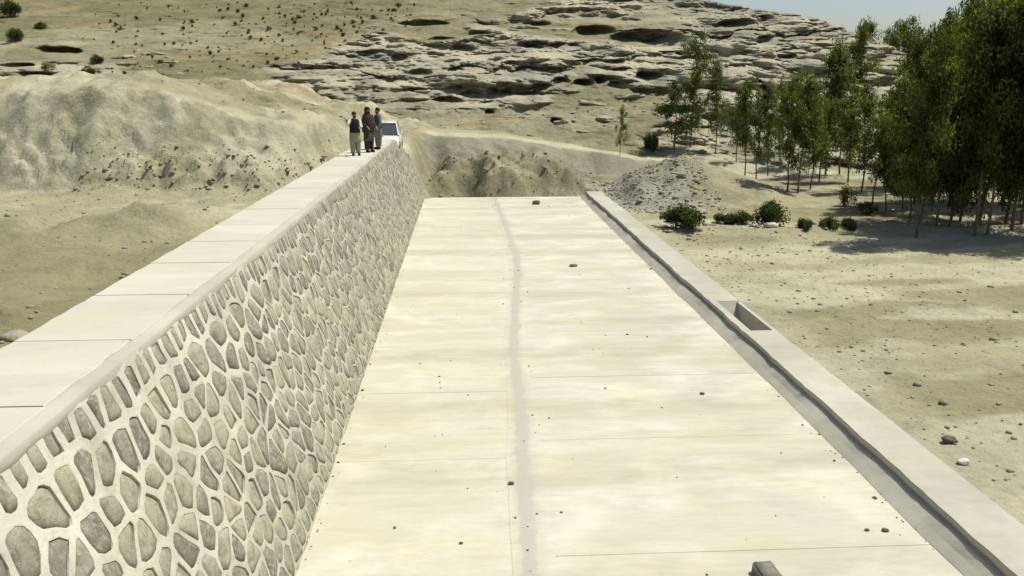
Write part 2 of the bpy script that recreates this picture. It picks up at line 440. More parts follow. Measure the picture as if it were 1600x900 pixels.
col = lerp(col, PALE * 1.04, (1 - sm(tr, 0.18, 0.5)) * sm(GY, 21, 25) * (1 - sm(GY, 29, 31.5)) * sm(GX, 9, 11) * 0.8)
col = lerp(col, PALE * 1.02, np.exp(-((GX - 8.0) / 0.6) ** 2) * 0.5)
# silted side
ml = 1 - sm(GX, -5.2, -4.6)
coll = lerp(np.broadcast_to(DARK, col.shape).copy(), TAN * 0.98, sm(GY + 3 * fbm(GX * 0.2, GY * 0.4, 4, 111), 21, 31))
coll = lerp(coll, PALE * 0.97, sm(fbm(GX * 0.12, GY * 0.5, 4, 113), 0.05, 0.3) * sm(GY, 24, 29) * 0.9)
foot_ = 36.6 + 9.5 * sm(GX, -9.5, -4.8) ** 1.4
bk = sm(GY, foot_ - 1.2, foot_ + 1)
bcol = lerp(np.broadcast_to(GREY, col.shape).copy(), TAN * 1.08, sm(fbm(GX * 0.18, GY * 0.18, 4, 115), 0.0, 0.35))
bcol = lerp(bcol, OLIVE * 0.95, sm(fbm(GX * 0.4, GY * 0.4, 4, 117), 0.1, 0.4) * 0.7)
coll = lerp(coll, bcol, bk)
tcol = lerp(np.broadcast_to(TAN * 0.92, col.shape).copy(), np.array([0.34, 0.265, 0.15]), sm(fbm(GX * 0.22, GY * 0.15, 5, 141), 0.05, 0.3) * 0.6)
tcol = lerp(tcol, OLIVE * 0.85, sm(fbm(GX * 0.3, GY * 0.2, 5, 143), 0.0, 0.25) * 0.8)
tcol = lerp(tcol, PALE, sm(fbm(GX * 0.25 + 5, GY * 0.25, 5, 145), 0.12, 0.3) * 0.9)
coll = lerp(coll, tcol, sm(GY, foot_ + 4, foot_ + 6))
col = lerp(col, coll, ml)
# clay heap, embankment
mc = sm(GY, 46.5, 47.2) * (1 - sm(GY, 53.2, 54.0)) * sm(GX, -3.5, -2.6) * (1 - sm(GX, 8, 10))
col = lerp(col, lerp(np.broadcast_to(CLAY, col.shape).copy(), CLAY * 1.45, sm(fbm(GX * 0.6, GY * 0.6, 4, 119), 0, 0.4)), mc)
me2 = sm(GY, 53.4, 54) * (1 - sm(GY, 56, 56.6)) * sm(GX, -3.5, -2.0) * (1 - sm(GX, 12, 14))
col = lerp(col, np.array([0.275, 0.260, 0.192]), me2 * 0.95)
mp = sm(GY, 56, 56.8) * (1 - sm(GY, 60, 61)) * sm(GX, -3.5, -2.0) * (1 - sm(GX, 14, 18))
col = lerp(col, PALE * 1.04, mp * 0.8)
mh = np.maximum(0, 1 - np.sqrt(((GX - 11.2) / 6.0) ** 2 + ((GY - 44.8) / 6.6) ** 2))
gm = lerp(np.broadcast_to(GRAVEL, col.shape).copy(), GRAVEL * 0.62, sm(fbm(GX * 1.6, GY * 1.6, 4, 121), 0.05, 0.3))
gm = lerp(gm, TAN * 0.9, sm(GX + 2.5 * fbm(GX * 0.6, GY * 0.6, 4, 123), 9.6, 12.2))
col = lerp(col, gm, sm(mh, 0.02, 0.2))
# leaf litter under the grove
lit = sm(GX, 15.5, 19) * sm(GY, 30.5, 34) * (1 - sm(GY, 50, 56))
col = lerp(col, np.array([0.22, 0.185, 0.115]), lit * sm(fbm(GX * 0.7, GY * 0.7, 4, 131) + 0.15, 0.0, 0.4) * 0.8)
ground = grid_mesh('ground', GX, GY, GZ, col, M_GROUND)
tag(ground, 'dusty tan soil of the plain, the silted side and the cut bank', kind='structure')

# ================================================================== THE HILL (a surface y = g(x, z), so that ledges can overhang)
def hill_base_y(x, z):
    y = 62 + 3.2 * (z - 2.0)
    y = y + 4.0 * fbm(x * 0.035, z * 0.10, 3, 201)
    xe = np.interp(z, [0, 4, 7.3, 9, 11, 13.0, 14.2, 16.3, 20, 27], [49, 47, 44.0, 42.3, 41.2, 40.6, 37.5, 29.0, 20, 4])
    xe = xe + 1.3 * fbm(z * 0.9, x * 0 + 4.2, 4, 203)
    over = np.maximum(0, x - xe)
    return y + 1.6 * over ** 1.5, over
hx = np.array(seg(-78, -8, 0.22) + seg(-8, 52, 0.125) + seg(52, 70, 0.6))
hz = np.array(seg(-1.5, 1.0, 0.2) + seg(1.0, 17.6, 0.05) + seg(17.6, 27, 0.3))
HX, HZ = np.meshgrid(hx, hz)
B, OV = hill_base_y(HX, HZ)
PU, PV = proj(HX, B, HZ)
# where the bare rock is (upper left is a soil slope with scrub)
edge_l = np.interp(PV, [-200, 0, 40, 110, 150, 200], [760, 660, 590, 420, 480, 520])
rockm = sm(PU + 35 * fbm(HX * 0.2, HZ * 0.9, 4, 211), edge_l - 30, edge_l + 40)
rockm = np.maximum(rockm, 0.85 * (1 - sm(PU, 150, 260)) * sm(PV, 58, 72) * (1 - sm(PV, 125, 140)) * sm(fbm(HX * 0.15, HZ * 0.8, 3, 213), -0.2, 0.15))
soft = sm(fbm(HX * 0.07, HZ * 0.33, 4, 215), 0.08, 0.30) * (1 - 0.7 * sm(PU, 1000, 1100))
lowsoil = sm(PV + 22 * fbm(HX * 0.15, HZ * 0.7, 4, 217), 145, 175) * (1 - sm(PU, 930, 1030))
rockm = rockm * (1 - 0.85 * soft) * (1 - 0.8 * lowsoil)
# strata
dip = -0.022 * HX + 0.9 * fbm(HX * 0.045, HZ * 0.2, 3, 221) + 0.5 * fbm(HX * 0.16, HZ * 0.5, 3, 223)
off = np.zeros_like(HX)
for k, (step, amp, sd, wgt) in enumerate(((2.7, 2.4, 0, 0.95), (1.15, 0.75, 1, 0.6))):
    warp = 0.40 * fbm(HX * 0.30, HZ * 0.45, 4, 228 + k) + 0.05 * fbm(HX * 1.1, HZ * 1.1, 3, 235 + k)
    s = (HZ + dip) / step + 3.7 * k + warp
    lay = np.floor(s); fr = s - lay
    rnd = vnoise(HX * (0.10, 0.22)[k] + lay * 7.31, lay * 3.17 + 0.5, 231 + k) + 0.5 + 0.5 * vnoise(HX * (0.42, 0.8)[k] + lay * 5.1, lay * 2.7 + 0.5, 236 + k)
    a = sm(rnd, 0.25, 0.70)
    prof = np.where(fr < 0.93, (fr / 0.93) ** 2.0, 1 - (fr - 0.93) / 0.07)
    prof = prof + 0.35 * np.exp(-(fr / 0.10) ** 2)          # undercut at the foot of each bed
    off += a * amp * (prof - 0.45) + wgt * a * 3.2 * step * (0.5 if k == 0 else 0.35) * (np.clip(fr, 0, 1) ** 2.2 - fr)
    # blocks standing forward of the bed
    off -= a * (0.5, 0.0)[k] * (np.floor((vnoise(HX * (0.35, 0.7)[k] + lay * 3.3, lay * 9.7 + 0.5, 238 + k) + 0.5) * 4) / 4)
# cross joints that break the ledges
cj = np.abs(fbm(HX * 0.22 + 0.6 * HZ, HZ * 0.35, 4, 241))
off += 0.4 * (1 - sm(cj, 0.0, 0.035))
bul = fbm(HX * 0.13, HZ * 0.45, 4, 243)
off += -4.2 * np.abs(bul) + 0.8
off += 0.8 * fbm(HX * 0.5, HZ * 1.3, 6, 245, 0.62) + 1.1 * (np.abs(fbm(HX * 0.55, HZ * 2.2, 5, 246, 0.58)) - 0.18)
Yh = B + off * rockm + (1 - rockm) * (1.1 * fbm(HX * 0.12, HZ * 0.5, 4, 247) + 0.5 * fbm(HX * 0.6, HZ * 1.8, 5, 249, 0.6))
# hollows weathered under the ledges, read off the photograph: centre x, y, half width, half height, depth
hollows = ((1012, 66, 62, 20, 5.0), (930, 50, 36, 11, 3.2), (1145, 40, 30, 9, 3.0), (1190, 62, 18, 6, 1.5), (700, 157, 24, 7, 2.0), (738, 147, 18, 8, 1.8), (795, 138, 26, 9, 2.6),
           (768, 142, 11, 7, 1.8), (845, 135, 18, 6, 1.6), (872, 128, 16, 8, 2.0), (910, 131, 20, 8, 2.4), (941, 127, 9, 7, 2.0), (972, 132, 20, 7, 2.0), (1014, 122, 30, 10, 3.0), (657, 114, 17, 6, 1.7),
           (714, 110, 14, 6, 1.7), (625, 90, 12, 7, 1.6), (720, 78, 22, 8, 1.8), (590, 82, 20, 4, 1.4), (660, 38, 40, 6, 1.8), (570, 84, 18, 4, 1.3), (90, 79, 36, 7, 3.2), (30, 103, 26, 4, 1.8), (1048, 84, 26, 4, 1.6),
           (1060, 175, 34, 9, 2.6), (1195, 35, 22, 12, 2.0), (880, 72, 30, 6, 1.8), (830, 70, 20, 4, 1.5), (800, 100, 24, 4, 1.2), (900, 98, 30, 4, 1.4), (970, 110, 20, 4, 1.2), (760, 60, 18, 4, 1.4), (840, 38, 26, 4, 1.4),
           (690, 62, 22, 4, 1.4), (900, 18, 30, 4, 1.2), (1100, 90, 22, 4, 1.4), (1150, 105, 26, 5, 1.5), (1230, 90, 24, 5, 1.6), (1040, 100, 16, 3, 1.0), (650, 140, 16, 4, 1.2), (870, 190, 9, 7, 1.6), (765, 175, 8, 5, 1.3))
PV2 = PV + 2.2 * fbm(HX * 0.8, HZ * 2.5, 3, 251); PU2 = PU + 7 * fbm(HX * 0.5, HZ * 1.2, 3, 253)
for cx, cy, rx, ry, dp in hollows:
    q = ((PU2 - cx) / rx) ** 2
    vv = (PV2 - cy) / ry
    # flat arch: sharp roof, sloping floor
    d = q + np.where(vv < 0, vv ** 2, (vv * 1.0) ** 2)
    inside = np.clip(1 - d, 0, 1)
    Yh += dp * np.sqrt(inside) * (0.55 + 0.45 * np.clip(0.5 - vv * 0.7, 0, 1)) * 1.0
    # brow of rock above
    brow = np.exp(-q * 1.3) * np.exp(-((PV2 - (cy - ry * 1.35)) / (ry * 0.55)) ** 2)
    Yh -= 0.32 * dp * brow
ROCK1 = np.array([0.47, 0.435, 0.308]); ROCK2 = np.array([0.370, 0.346, 0.258]); ROCK3 = np.array([0.275, 0.258, 0.192]); SOIL = np.array([0.222, 0.206, 0.112]); SOILP = np.array([0.315, 0.293, 0.185]); RUST = np.array([0.36, 0.275, 0.15])
rc = lerp(np.broadcast_to(ROCK1, HX.shape + (3,)).copy(), ROCK2, sm(fbm(HX * 0.12, HZ * 0.9, 5, 261), -0.05, 0.35))
rc = lerp(rc, ROCK3, sm(fbm(HX * 0.35, HZ * 2.4, 5, 263), 0.12, 0.45) * 0.8)
sc_ = lerp(np.broadcast_to(SOIL, HX.shape + (3,)).copy(), SOILP, sm(fbm(HX * 0.08, HZ * 0.6, 5, 265), 0.0, 0.4))
sc_ = lerp(sc_, RUST, sm(fbm(HX * 0.15, HZ * 0.9, 4, 267), 0.22, 0.45) * 0.55)
hc = lerp(sc_, rc, rockm)
hill = grid_mesh('hillside', HX, Yh, HZ, hc, M_HILL)
tag(hill, 'pale layered sandstone hillside with hollows, soil slopes and scrub', kind='structure')
# back of the hill, so that it is closed from behind
bx = np.array(seg(-78, 71, 4)); 
BX, BT = np.meshgrid(bx, np.linspace(0, 1, 9))
yb, _ = hill_base_y(bx, np.full_like(bx, 26.7))
BYv = yb[None, :] + 0.5 + BT * 120; BZv = 26.6 + 2 * np.sin(BT * PI * 0.6) - 26 * BT ** 2 + 0 * BX
bc = np.broadcast_to(SOIL, BX.shape + (3,)).copy()
backo = grid_mesh('hill_back', BX, BYv, BZv, bc, M_HILL)
tag(backo, 'far side of the sandstone hill', kind='structure')
def hill_at(px, py):
    """point on the hill under a photograph pixel (nearest grid vertex in view, then towards the eye)"""
    d = (QU - px) ** 2 + ((QV - py) * 1.0) ** 2
    m = np.argwhere(d < max(9.0, d.min() * 1.01))
    best = min(m, key=lambda ij: Yh[ij[0], ij[1]])
    i, j = best
    return np.array([HX[i, j], Yh[i, j], HZ[i, j]])
QU, QV = proj(HX, Yh, HZ)

# ------------------------------------------------------------------ rock meshes
def rock_mesh(name, seed, flat=0.5, sub=3, rough=0.35, blocky=0.0):
    bm = bmesh.new()
    bmesh.ops.create_icosphere(bm, subdivisions=sub, radius=1.0)
    o = Vector((seed * 3.7, seed * 1.3, -seed * 2.1))
    for v in bm.verts:
        p = v.co.copy()
        if blocky:
            mx = max(abs(p.x), abs(p.y), abs(p.z))
            p = p.lerp(p / mx * 0.8, blocky)
        n = mnoise.noise(p * 1.1 + o) * rough + mnoise.noise(p * 2.6 + o) * rough * 0.45 + mnoise.noise(p * 6 + o) * rough * 0.18
        p = p * (1 + n)
        if sub >= 3:   # bedding grooves
            g = math.sin((p.z + 0.25 * mnoise.noise(p * 1.5 + o)) * 9.0)
            p.x *= 1 - 0.05 * max(0, g); p.y *= 1 - 0.05 * max(0, g)
        p.z *= flat
        v.co = p
    me = bpy.data.meshes.new(name)
    bm.to_mesh(me); bm.free()
    me.polygons.foreach_set('use_smooth', np.ones(len(me.polygons), bool))
    return me
slab_meshes = [rock_mesh('rock', i + 1, 0.55, 4, 0.45, 0.45) for i in range(7)]
for m_ in slab_meshes: m_.materials.append(M_ROCK)
# ledge blocks that lie on the hill (pieces of the hillside)
r2 = random.Random(5)
blocks = [(1125, 30, 34, 12), (1185, 45, 40, 14), (1240, 60, 36, 14), (1150, 75, 44, 12), (1215, 100, 46, 12), (1280, 90, 34, 14), (1330, 120, 30, 12), (1390, 112, 34, 12), (1345, 135, 34, 10),
          (1130, 130, 46, 12), (1240, 130, 40, 10), (1085, 150, 36, 10), (985, 150, 34, 8), (930, 160, 30, 7), (1040, 205, 26, 10), (1010, 190, 30, 8), (1085, 215, 24, 8), (880, 190, 16, 7), (905, 205, 18, 7), (950, 185, 26, 7)]
for k in range(62):
    px = r2.uniform(560, 1240); py = r2.uniform(22, 165)
    if px < np.interp(py, [0, 40, 110], [760, 690, 500]): continue
    w_ = r2.uniform(9, 30)
    blocks.append((px, py, w_, w_ * r2.uniform(0.22, 0.4)))
for k in range(34):
    px = r2.uniform(620, 1080); py = r2.uniform(160, 215)
    w_ = r2.uniform(2.5, 7)
    blocks.append((px, py, w_, w_ * r2.uniform(0.35, 0.6)))
for k in range(16):
    px = r2.uniform(0, 420); py = r2.uniform(70, 122)
    w_ = r2.uniform(5, 15)
    blocks.append((px, py, w_, w_ * 0.35))
blocks = [b_ for b_ in blocks if not any(abs(b_[0] - c[0]) < c[2] + b_[2] * 0.8 and abs(b_[1] - c[1]) < c[3] + b_[3] and c[4] > 1.7 for c in hollows)]
for k, (px, py, w_, h_) in enumerate(blocks):
    p = hill_at(px, py)
    s_ = p[1] / FOC
    o = link('rock', slab_meshes[k % 7], None, hill)
    o.location = (p[0], p[1] + 0.55 * w_ * s_, p[2] - 0.30 * h_ * s_)
    o.scale = (w_ * s_, w_ * s_ * r2.uniform(0.7, 1.1), h_ * s_ / 0.55)
    o.rotation_euler = (r2.uniform(-0.12, 0.12), r2.uniform(-0.1, 0.16), r2.uniform(-0.35, 0.35))

# ================================================================== THE DAM WALL
dam = empty('dam_wall', (X_CR, 3.0, 0))
tag(dam, 'long stone masonry dam wall with pale concrete crest and battered rubble face', 'dam wall')
Y0 = 3.0
def dp_(v): return (v[0] - X_CR, v[1] - Y0, v[2])     # world -> dam space
FACE_L = math.hypot(X_FT - X_CR, Z_CR)
UX, UZ = (X_CR - X_FT) / FACE_L, Z_CR / FACE_L       # up the face
NX, NZ = UZ, -UX                                      # outward normal
def face_p(s, v, n):
    return (X_FT + UX * v + NX * n - X_CR, s - Y0, UZ * v + NZ * n)
def vtop(s):
    return FACE_L - 1.15 * float(sm(np.array(s), Y_CREST - 0.3, Y_END)) * 1.0
# core of the wall
bm = bmesh.new()
secs = []
for y, zt, xl in ((Y0, Z_CR - 0.008, X_CL), (Y_CREST, Z_CR - 0.008, X_CL), (Y_CREST + 0.02, 3.5, X_CL + 0.35), (Y_END, 2.45, -4.2)):
    vt = zt / UZ
    q = face_p(y, vt, -0.075); q0 = face_p(y, -0.4, -0.07)
    xlw = xl - X_CR
    secs.append([bm.verts.new(c) for c in ((xlw, y - Y0, -0.5), (xlw, y - Y0, zt), (q[0], y - Y0, q[2]), (q0[0], y - Y0, q0[2]))])
for a, b in zip(secs, secs[1:]):
    for i in range(4):
        bm.faces.new((a[i], a[(i + 1) % 4], b[(i + 1) % 4], b[i]))
bm.faces.new(secs[0][::-1]); bm.faces.new(secs[-1])
bmesh.ops.recalc_face_normals(bm, faces=bm.faces)
bm_obj('wall_core', bm, M_COPING, dam)
# crest slabs
y = Y0
ri = random.Random(3)
edges_y = [Y0]
while edges_y[-1] < Y_CREST - 1.0: edges_y.append(edges_y[-1] + ri.uniform(1.75, 2.1))
edges_y[-1] = Y_CREST
XS = X_CR - 0.10
for a, b in zip(edges_y, edges_y[1:]):
    bm = bmesh.new()
    g = 0.011; dz = ri.uniform(-0.002, 0.002)
    n = 7
    L = [(X_CL - 0.02 + ri.uniform(-0.012, 0.012), a + g + (b - a - 2 * g) * i / n) for i in range(n + 1)]
    Rr = [(XS + ri.uniform(-0.02, 0.02), a + g + (b - a - 2 * g) * i / n) for i in range(n + 1)]
    loop = L + Rr[::-1]
    top = [bm.verts.new((x - X_CR, yy - Y0, Z_CR + dz)) for x, yy in loop]
    mid = [bm.verts.new((x - X_CR + (-0.008 if i <= n else 0.008), yy - Y0, Z_CR + dz - 0.012)) for i, (x, yy) in enumerate(loop)]
    bot = [bm.verts.new((v.co.x, v.co.y, Z_CR - 0.10)) for v in mid]
    bm.faces.new(top[::-1])
    for u, w in ((top, mid), (mid, bot)):
        for i in range(len(loop)):
            j = (i + 1) % len(loop)
            bm.faces.new((u[i], u[j], w[j], w[i]))
    bmesh.ops.recalc_face_normals(bm, faces=bm.faces)
    bm_obj('crest_slab', bm, M_CREST, dam)
# rounded coping between the crest and the stones
ys = np.array(seg(Y0, Y_END + 0.01, 0.12))
rows = []
for i, s in enumerate(ys):
    vt = vtop(s); w = 0.05 * float(fbm(s * 1.3, 0.4, 3, 301)); wl = 0.07 * float(fbm(s * 0.9, 3.4, 4, 303))
    dv = vt - FACE_L
    pr = [(XS - X_CR - 0.03 + dv * UX, Z_CR - 0.03 + dv * UZ), (XS - X_CR + 0.004 + w * 0.3 + dv * UX, Z_CR - 0.006 + dv * UZ), (XS + 0.035 - X_CR + dv * UX, Z_CR - 0.025 + dv * UZ)]
    pts = [(p[0], s - Y0, p[1]) for p in pr]
    for v, n in ((vt - 0.04, 0.022), (vt - 0.075, 0.022), (vt - 0.11 + wl * 0.7, 0.020), (vt - 0.15 + wl, 0.008), (vt - 0.20 + wl, -0.05)):
        pts.append(face_p(s, v, n + 0.012 * float(fbm(s * 3, v * 3, 2, 305))))
    rows.append(pts)
A = np.array(rows)
fs = grid_faces(A.shape[0], A.shape[1])
cop = mesh_py('coping', A.reshape(-1, 3), fs[:, ::-1], M_COPING, dam, True)
# masonry: Voronoi cells on the face
DS, DV = 0.355, 0.365
V_TOP = FACE_L - 0.17
ncol = int((Y_END - Y0) / DS); nrow = int((V_TOP - 0.10) / DV)
rs = random.Random(17)
seeds = {}
for i in range(-2, ncol + 3):
    for j in range(-1, nrow + 2):
        jt = 0.36
        sx_ = Y0 + (i + 0.5 + (0.5 if j % 2 else 0) + rs.uniform(-jt, jt)) * DS
        sv = (j + 0.5 + rs.uniform(-jt, jt) * 1.1) * DV
        seeds[(i, j)] = (sx_, sv)
for i in range(-2, ncol + 3):       # some stones run through two cells, some cells hold two small stones
    for j in range(0, nrow):
        r_ = rs.random()
        if r_ < 0.12: seeds.pop((i, j), None)
for i in range(-2, int((Y_END - Y0) / 0.27) + 3):       # top course: small stones tucked under the coping
    seeds[(i + 1000, nrow)] = (Y0 + (i + rs.uniform(-0.2, 0.2)) * 0.27, FACE_L - 0.205 + rs.uniform(-0.035, 0.03))
for key in [k for k in seeds if k[1] in (nrow, nrow + 1) and k[0] < 900]: seeds.pop(key)
allseed = list(seeds.values())
buck = {}
for p in allseed: buck.setdefault((int(p[0] // 0.5), int(p[1] // 0.5)), []).append(p)
def clip(poly, a, b):
    mx, my = (a[0] + b[0]) / 2, (a[1] + b[1]) / 2; nx, ny = b[0] - a[0], b[1] - a[1]
    out = []
    for k in range(len(poly)):
        p, q = poly[k], poly[(k + 1) % len(poly)]
        dp1 = (p[0] - mx) * nx + (p[1] - my) * ny; dq = (q[0] - mx) * nx + (q[1] - my) * ny
        if dp1 <= 0: out.append(p)
        if (dp1 < 0) != (dq < 0) and abs(dp1 - dq) > 1e-12:
            t = dp1 / (dp1 - dq); out.append((p[0] + (q[0] - p[0]) * t, p[1] + (q[1] - p[1]) * t))
    return out
def nface(s, v): return 0.010 + 0.028 * float(fbm(s * 1.1, v * 1.1, 3, 311))
VT2 = FACE_L - 0.07
mo_v, mo_f, mo_t, stones = [], [], [], []
for (sx_, sv) in allseed:
    if not (Y0 - 0.2 < sx_ < Y_END + 0.2): continue
    if sv > vtop(sx_) - 0.12 or sv < -0.3: continue
    poly = [(sx_ - 0.8, sv - 0.8), (sx_ + 0.8, sv - 0.8), (sx_ + 0.8, sv + 0.8), (sx_ - 0.8, sv + 0.8)]
    bi, bj = int(sx_ // 0.5), int(sv // 0.5)
    for di in (-2, -1, 0, 1, 2):
        for dj in (-2, -1, 0, 1, 2):
            for q in buck.get((bi + di, bj + dj), ()):
                if q != (sx_, sv): poly = clip(poly, (sx_, sv), q)
    # keep to the face
    for a_, b_ in ((((0, VT2 - 0.1)), (0, VT2 + 0.1)),):
        poly = clip(poly, a_, b_)
    poly = clip(poly, (0, 0.0 + 0.1), (0, 0.0 - 0.1))
    poly = clip(poly, (Y_END - 0.1, 0), (Y_END + 0.1, 0)); poly = clip(poly, (Y0 + 0.1, 0), (Y0 - 0.1, 0))
    if len(poly) < 3: continue
    # drop slivers
    cl = [p for k, p in enumerate(poly) if math.dist(p, poly[k - 1]) > 1e-4]
    poly = cl
    if len(poly) < 3: continue
    pts = []
    for k in range(len(poly)):
        p, q = poly[k], poly[(k + 1) % len(poly)]
        nn = 2 if math.dist(p, q) > 0.10 else 1
        for t in range(nn): pts.append((p[0] + (q[0] - p[0]) * t / nn, p[1] + (q[1] - p[1]) * t / nn))
    n = len(pts)
    cs = sum(p[0] for p in pts) / n; cv = sum(p[1] for p in pts) / n
    near_top = min(1.0, max(0.0, 1.25 - (cs - 5) / 14.0)) * min(1.0, 0.25 + 0.95 * cv / FACE_L)  # grows up the face and towards the near end; widens and pales the joints
    gap = rs.uniform(0.010, 0.024) + 0.024 * near_top
    if rs.random() < 0.15: gap += 0.02
    if sv > FACE_L - 0.26: gap += 0.016
    inn = []
    for p in pts:
        r_ = math.hypot(p[0] - cs, p[1] - cv); k = max(0.3, 1 - gap / max(r_, 1e-3))
        inn.append([cs + (p[0] - cs) * k, cv + (p[1] - cv) * k])
    for it in range(1):
        inn = [[0.66 * inn[k][0] + 0.17 * (inn[k - 1][0] + inn[(k + 1) % n][0]), 0.66 * inn[k][1] + 0.17 * (inn[k - 1][1] + inn[(k + 1) % n][1])] for k in range(n)]
    inn = [[p[0] + rs.uniform(-0.012, 0.012), p[1] + rs.uniform(-0.012, 0.012)] for p in inn]
    def sc2(k): return [(cs + (p[0] - cs) * k, cv + (p[1] - cv) * k) for p in inn]
    def lvl(ps, n_): return [face_p(p[0], p[1], n_ + nface(*p)) for p in ps]
    b0 = len(mo_v); mo_t += [near_top] * (5 * n)
    midp = [((p[0] + q[0]) / 2, (p[1] + q[1]) / 2) for p, q in zip(pts, inn)]
    mo_v += [face_p(p[0], p[1], nface(*p) + 0.004) for p in pts] + [face_p(p[0], p[1], nface(*p) + 0.006) for p in midp] + lvl(inn, 0.003) + lvl(inn, 0.003) + lvl(sc2(0.975), -0.045)
    for k in range(n):
        j = (k + 1) % n
        for L_ in (0, 1, 3):
            o_ = b0 + L_ * n
            mo_f.append((o_ + k, o_ + j, o_ + n + j, o_ + n + k))
    if cv > vtop(cs) - 0.10: continue
    rec = rs.uniform(0.000, 0.012) if rs.random() < 0.70 else rs.uniform(-0.018, 0.000)
    tilt_s, tilt_v = rs.uniform(-0.07, 0.07), rs.uniform(-0.07, 0.05)
    def st(ps, n_): return [face_p(p[0], p[1], n_ + nface(*p) + tilt_s * (p[0] - cs) + tilt_v * (p[1] - cv) + rs.uniform(-0.005, 0.005)) for p in ps]
    sv_ = st(sc2(1.0), -0.055) + st(sc2(0.965), rec - 0.004) + st(sc2(0.55), rec + 0.012) + [face_p(cs, cv, rec + 0.010 + nface(cs, cv))]
    sf = []
    for k in range(n):
        j = (k + 1) % n
        sf += [(k, j, n + j, n + k), (n + k, n + j, 2 * n + j, 2 * n + k), (2 * n + k, 2 * n + j, 3 * n)]
    w = face_p(cs, cv, 0)
    pu, pv = proj(w[0] + X_CR, w[1] + Y0, w[2])
    D = w[1] + Y0
    infr = -30 < pu < 1600 and 0 < pv < 930
    stones.append((0 if infr else 1, D, sv_, sf, rs.random()))
mor = mesh_py('masonry_face', mo_v, mo_f, M_MORTAR, dam, True)
def set_tone(me, tones):
    a = me.attributes.new('tone', 'FLOAT', 'POINT'); a.data.foreach_set('value', np.asarray(tones, np.float32))
set_tone(mor.data, mo_t)
stones.sort(key=lambda t: (t[0], t[1]))
for k, (_, D, sv_, sf, tn) in enumerate(stones[:300]):
    o = mesh_py('stone', sv_, sf, M_STONE, mor, True)
    set_tone(o.data, [tn] * len(sv_))
rv, rf, rt = [], [], []
for _, D, sv_, sf, tn in stones[300:]:
    b0 = len(rv); rv += sv_; rf += [tuple(i + b0 for i in f) for f in sf]; rt += [tn] * len(sv_)
o = mesh_py('far_stones', rv, rf, M_STONE, mor, True); set_tone(o.data, rt)
tag(o, kind='stuff')

# ================================================================== THE APRON
apron = empty('apron', (0, 5, 0))
tag(apron, 'pale concrete apron floor below the dam wall', kind='structure')
AY0 = 5.0
seam_px = [(770, 308), (773, 318), (778, 330), (790, 362), (803, 400), (804, 425), (803, 450), (800, 490), (797, 550), (802, 600), (808, 700), (812, 800), (820, 900)]
sp_ = sorted([tuple(at(a, b, 0)[:2]) for a, b in seam_px], key=lambda p: p[1])
sY = np.array([AY0] + [p[1] for p in sp_] + [Y_END + 0.3]); sX = np.array([0.60] + [p[0] for p in sp_] + [1.5])
def seam_x(y): return float(np.interp(y, sY, sX)) + 0.04 * float(fbm(y * 0.4, 2.2, 2, 401))
bm = bmesh.new(); box_bm(bm, -2.7, 6.9, 0, Y_END - AY0 + 0.12, -0.30, -0.006)
bm_obj('apron_bed', bm, M_SEAM, apron)
def panels(xl, xr, ycuts):
    for a, b in zip(ycuts, ycuts[1:]):
        g = 0.006; n = 10
        bm = bmesh.new(); dz = ri.uniform(-0.003, 0.003)
        sk = ri.uniform(-0.03, 0.03)
        loop = []
        for i in range(n + 1):
            y_ = a + g + (b - a - 2 * g) * i / n; loop.append((xl(y_), y_))
        loop += [(xr(y_), y_) for y_ in [a + g + (b - a - 2 * g) * i / n for i in range(n, -1, -1)]]
        cx_ = sum(p[0] for p in loop) / len(loop); cy_ = sum(p[1] for p in loop) / len(loop)
        top = [bm.verts.new((x + (0.005 if x < cx_ else -0.005), y_ - AY0 + (0.005 if y_ < cy_ else -0.005), dz)) for x, y_ in loop]
        mid = [bm.verts.new((x, y_ - AY0, dz - 0.005)) for x, y_ in loop]
        bot = [bm.verts.new((x, y_ - AY0, -0.10)) for x, y_ in loop]
        bm.faces.new(top)
        for u, w in ((top, mid), (mid, bot)):
            for i in range(len(loop)):
                j = (i + 1) % len(loop); bm.faces.new((u[i], u[j], w[j], w[i]))
        bmesh.ops.recalc_face_normals(bm, faces=bm.faces)
        bm_obj('concrete_panel', bm, M_APRON, apron)
cut_l = [AY0, 9.1, 13.2, 16.4, 19.6, 22.45, 25.2, 28.0, 30.9, 33.8, 37.0, 40.4, 43.8, Y_END + 0.1]
cut_r = [AY0, 10.1, 13.9, 17.2, 20.6, 24.0, 27.4, 30.5, 34.2, 38.0, 41.6, 44.6, Y_END + 0.1]
panels(lambda y_: X_FT - 0.06, lambda y_: seam_x(y_) - 0.012, cut_l)
panels(lambda y_: seam_x(y_) + 0.012, lambda y_: X_KF + 0.08, cut_r)
# mortar strip trowelled over the seam
ys = np.array(seg(AY0, Y_END, 0.10)); rows = []
for s in ys:
    xw = seam_x(s) + 0.08
    wl = 0.24 + 0.05 * float(fbm(s * 0.5, 1.0, 3, 403)); wr = 0.34 + 0.10 * float(fbm(s * 0.4, 5.0, 3, 405))
    rows.append([(xw - wl, s - AY0, 0.0035), (xw - wl * 0.55, s - AY0, 0.0075), (xw - wl * 0.2, s - AY0, 0.011), (xw + wr * 0.25, s - AY0, 0.010), (xw + wr * 0.6, s - AY0, 0.0075), (xw + wr, s - AY0, 0.0035)])
A = np.array(rows)
o = mesh_py('seam_strip', A.reshape(-1, 3), grid_faces(*A.shape[:2])[:, ::-1], M_SEAMTOP, apron, True)
set_tone(o.data, np.tile([0.0, 0.45, 0.95, 0.85, 0.4, 0.0], len(ys)))

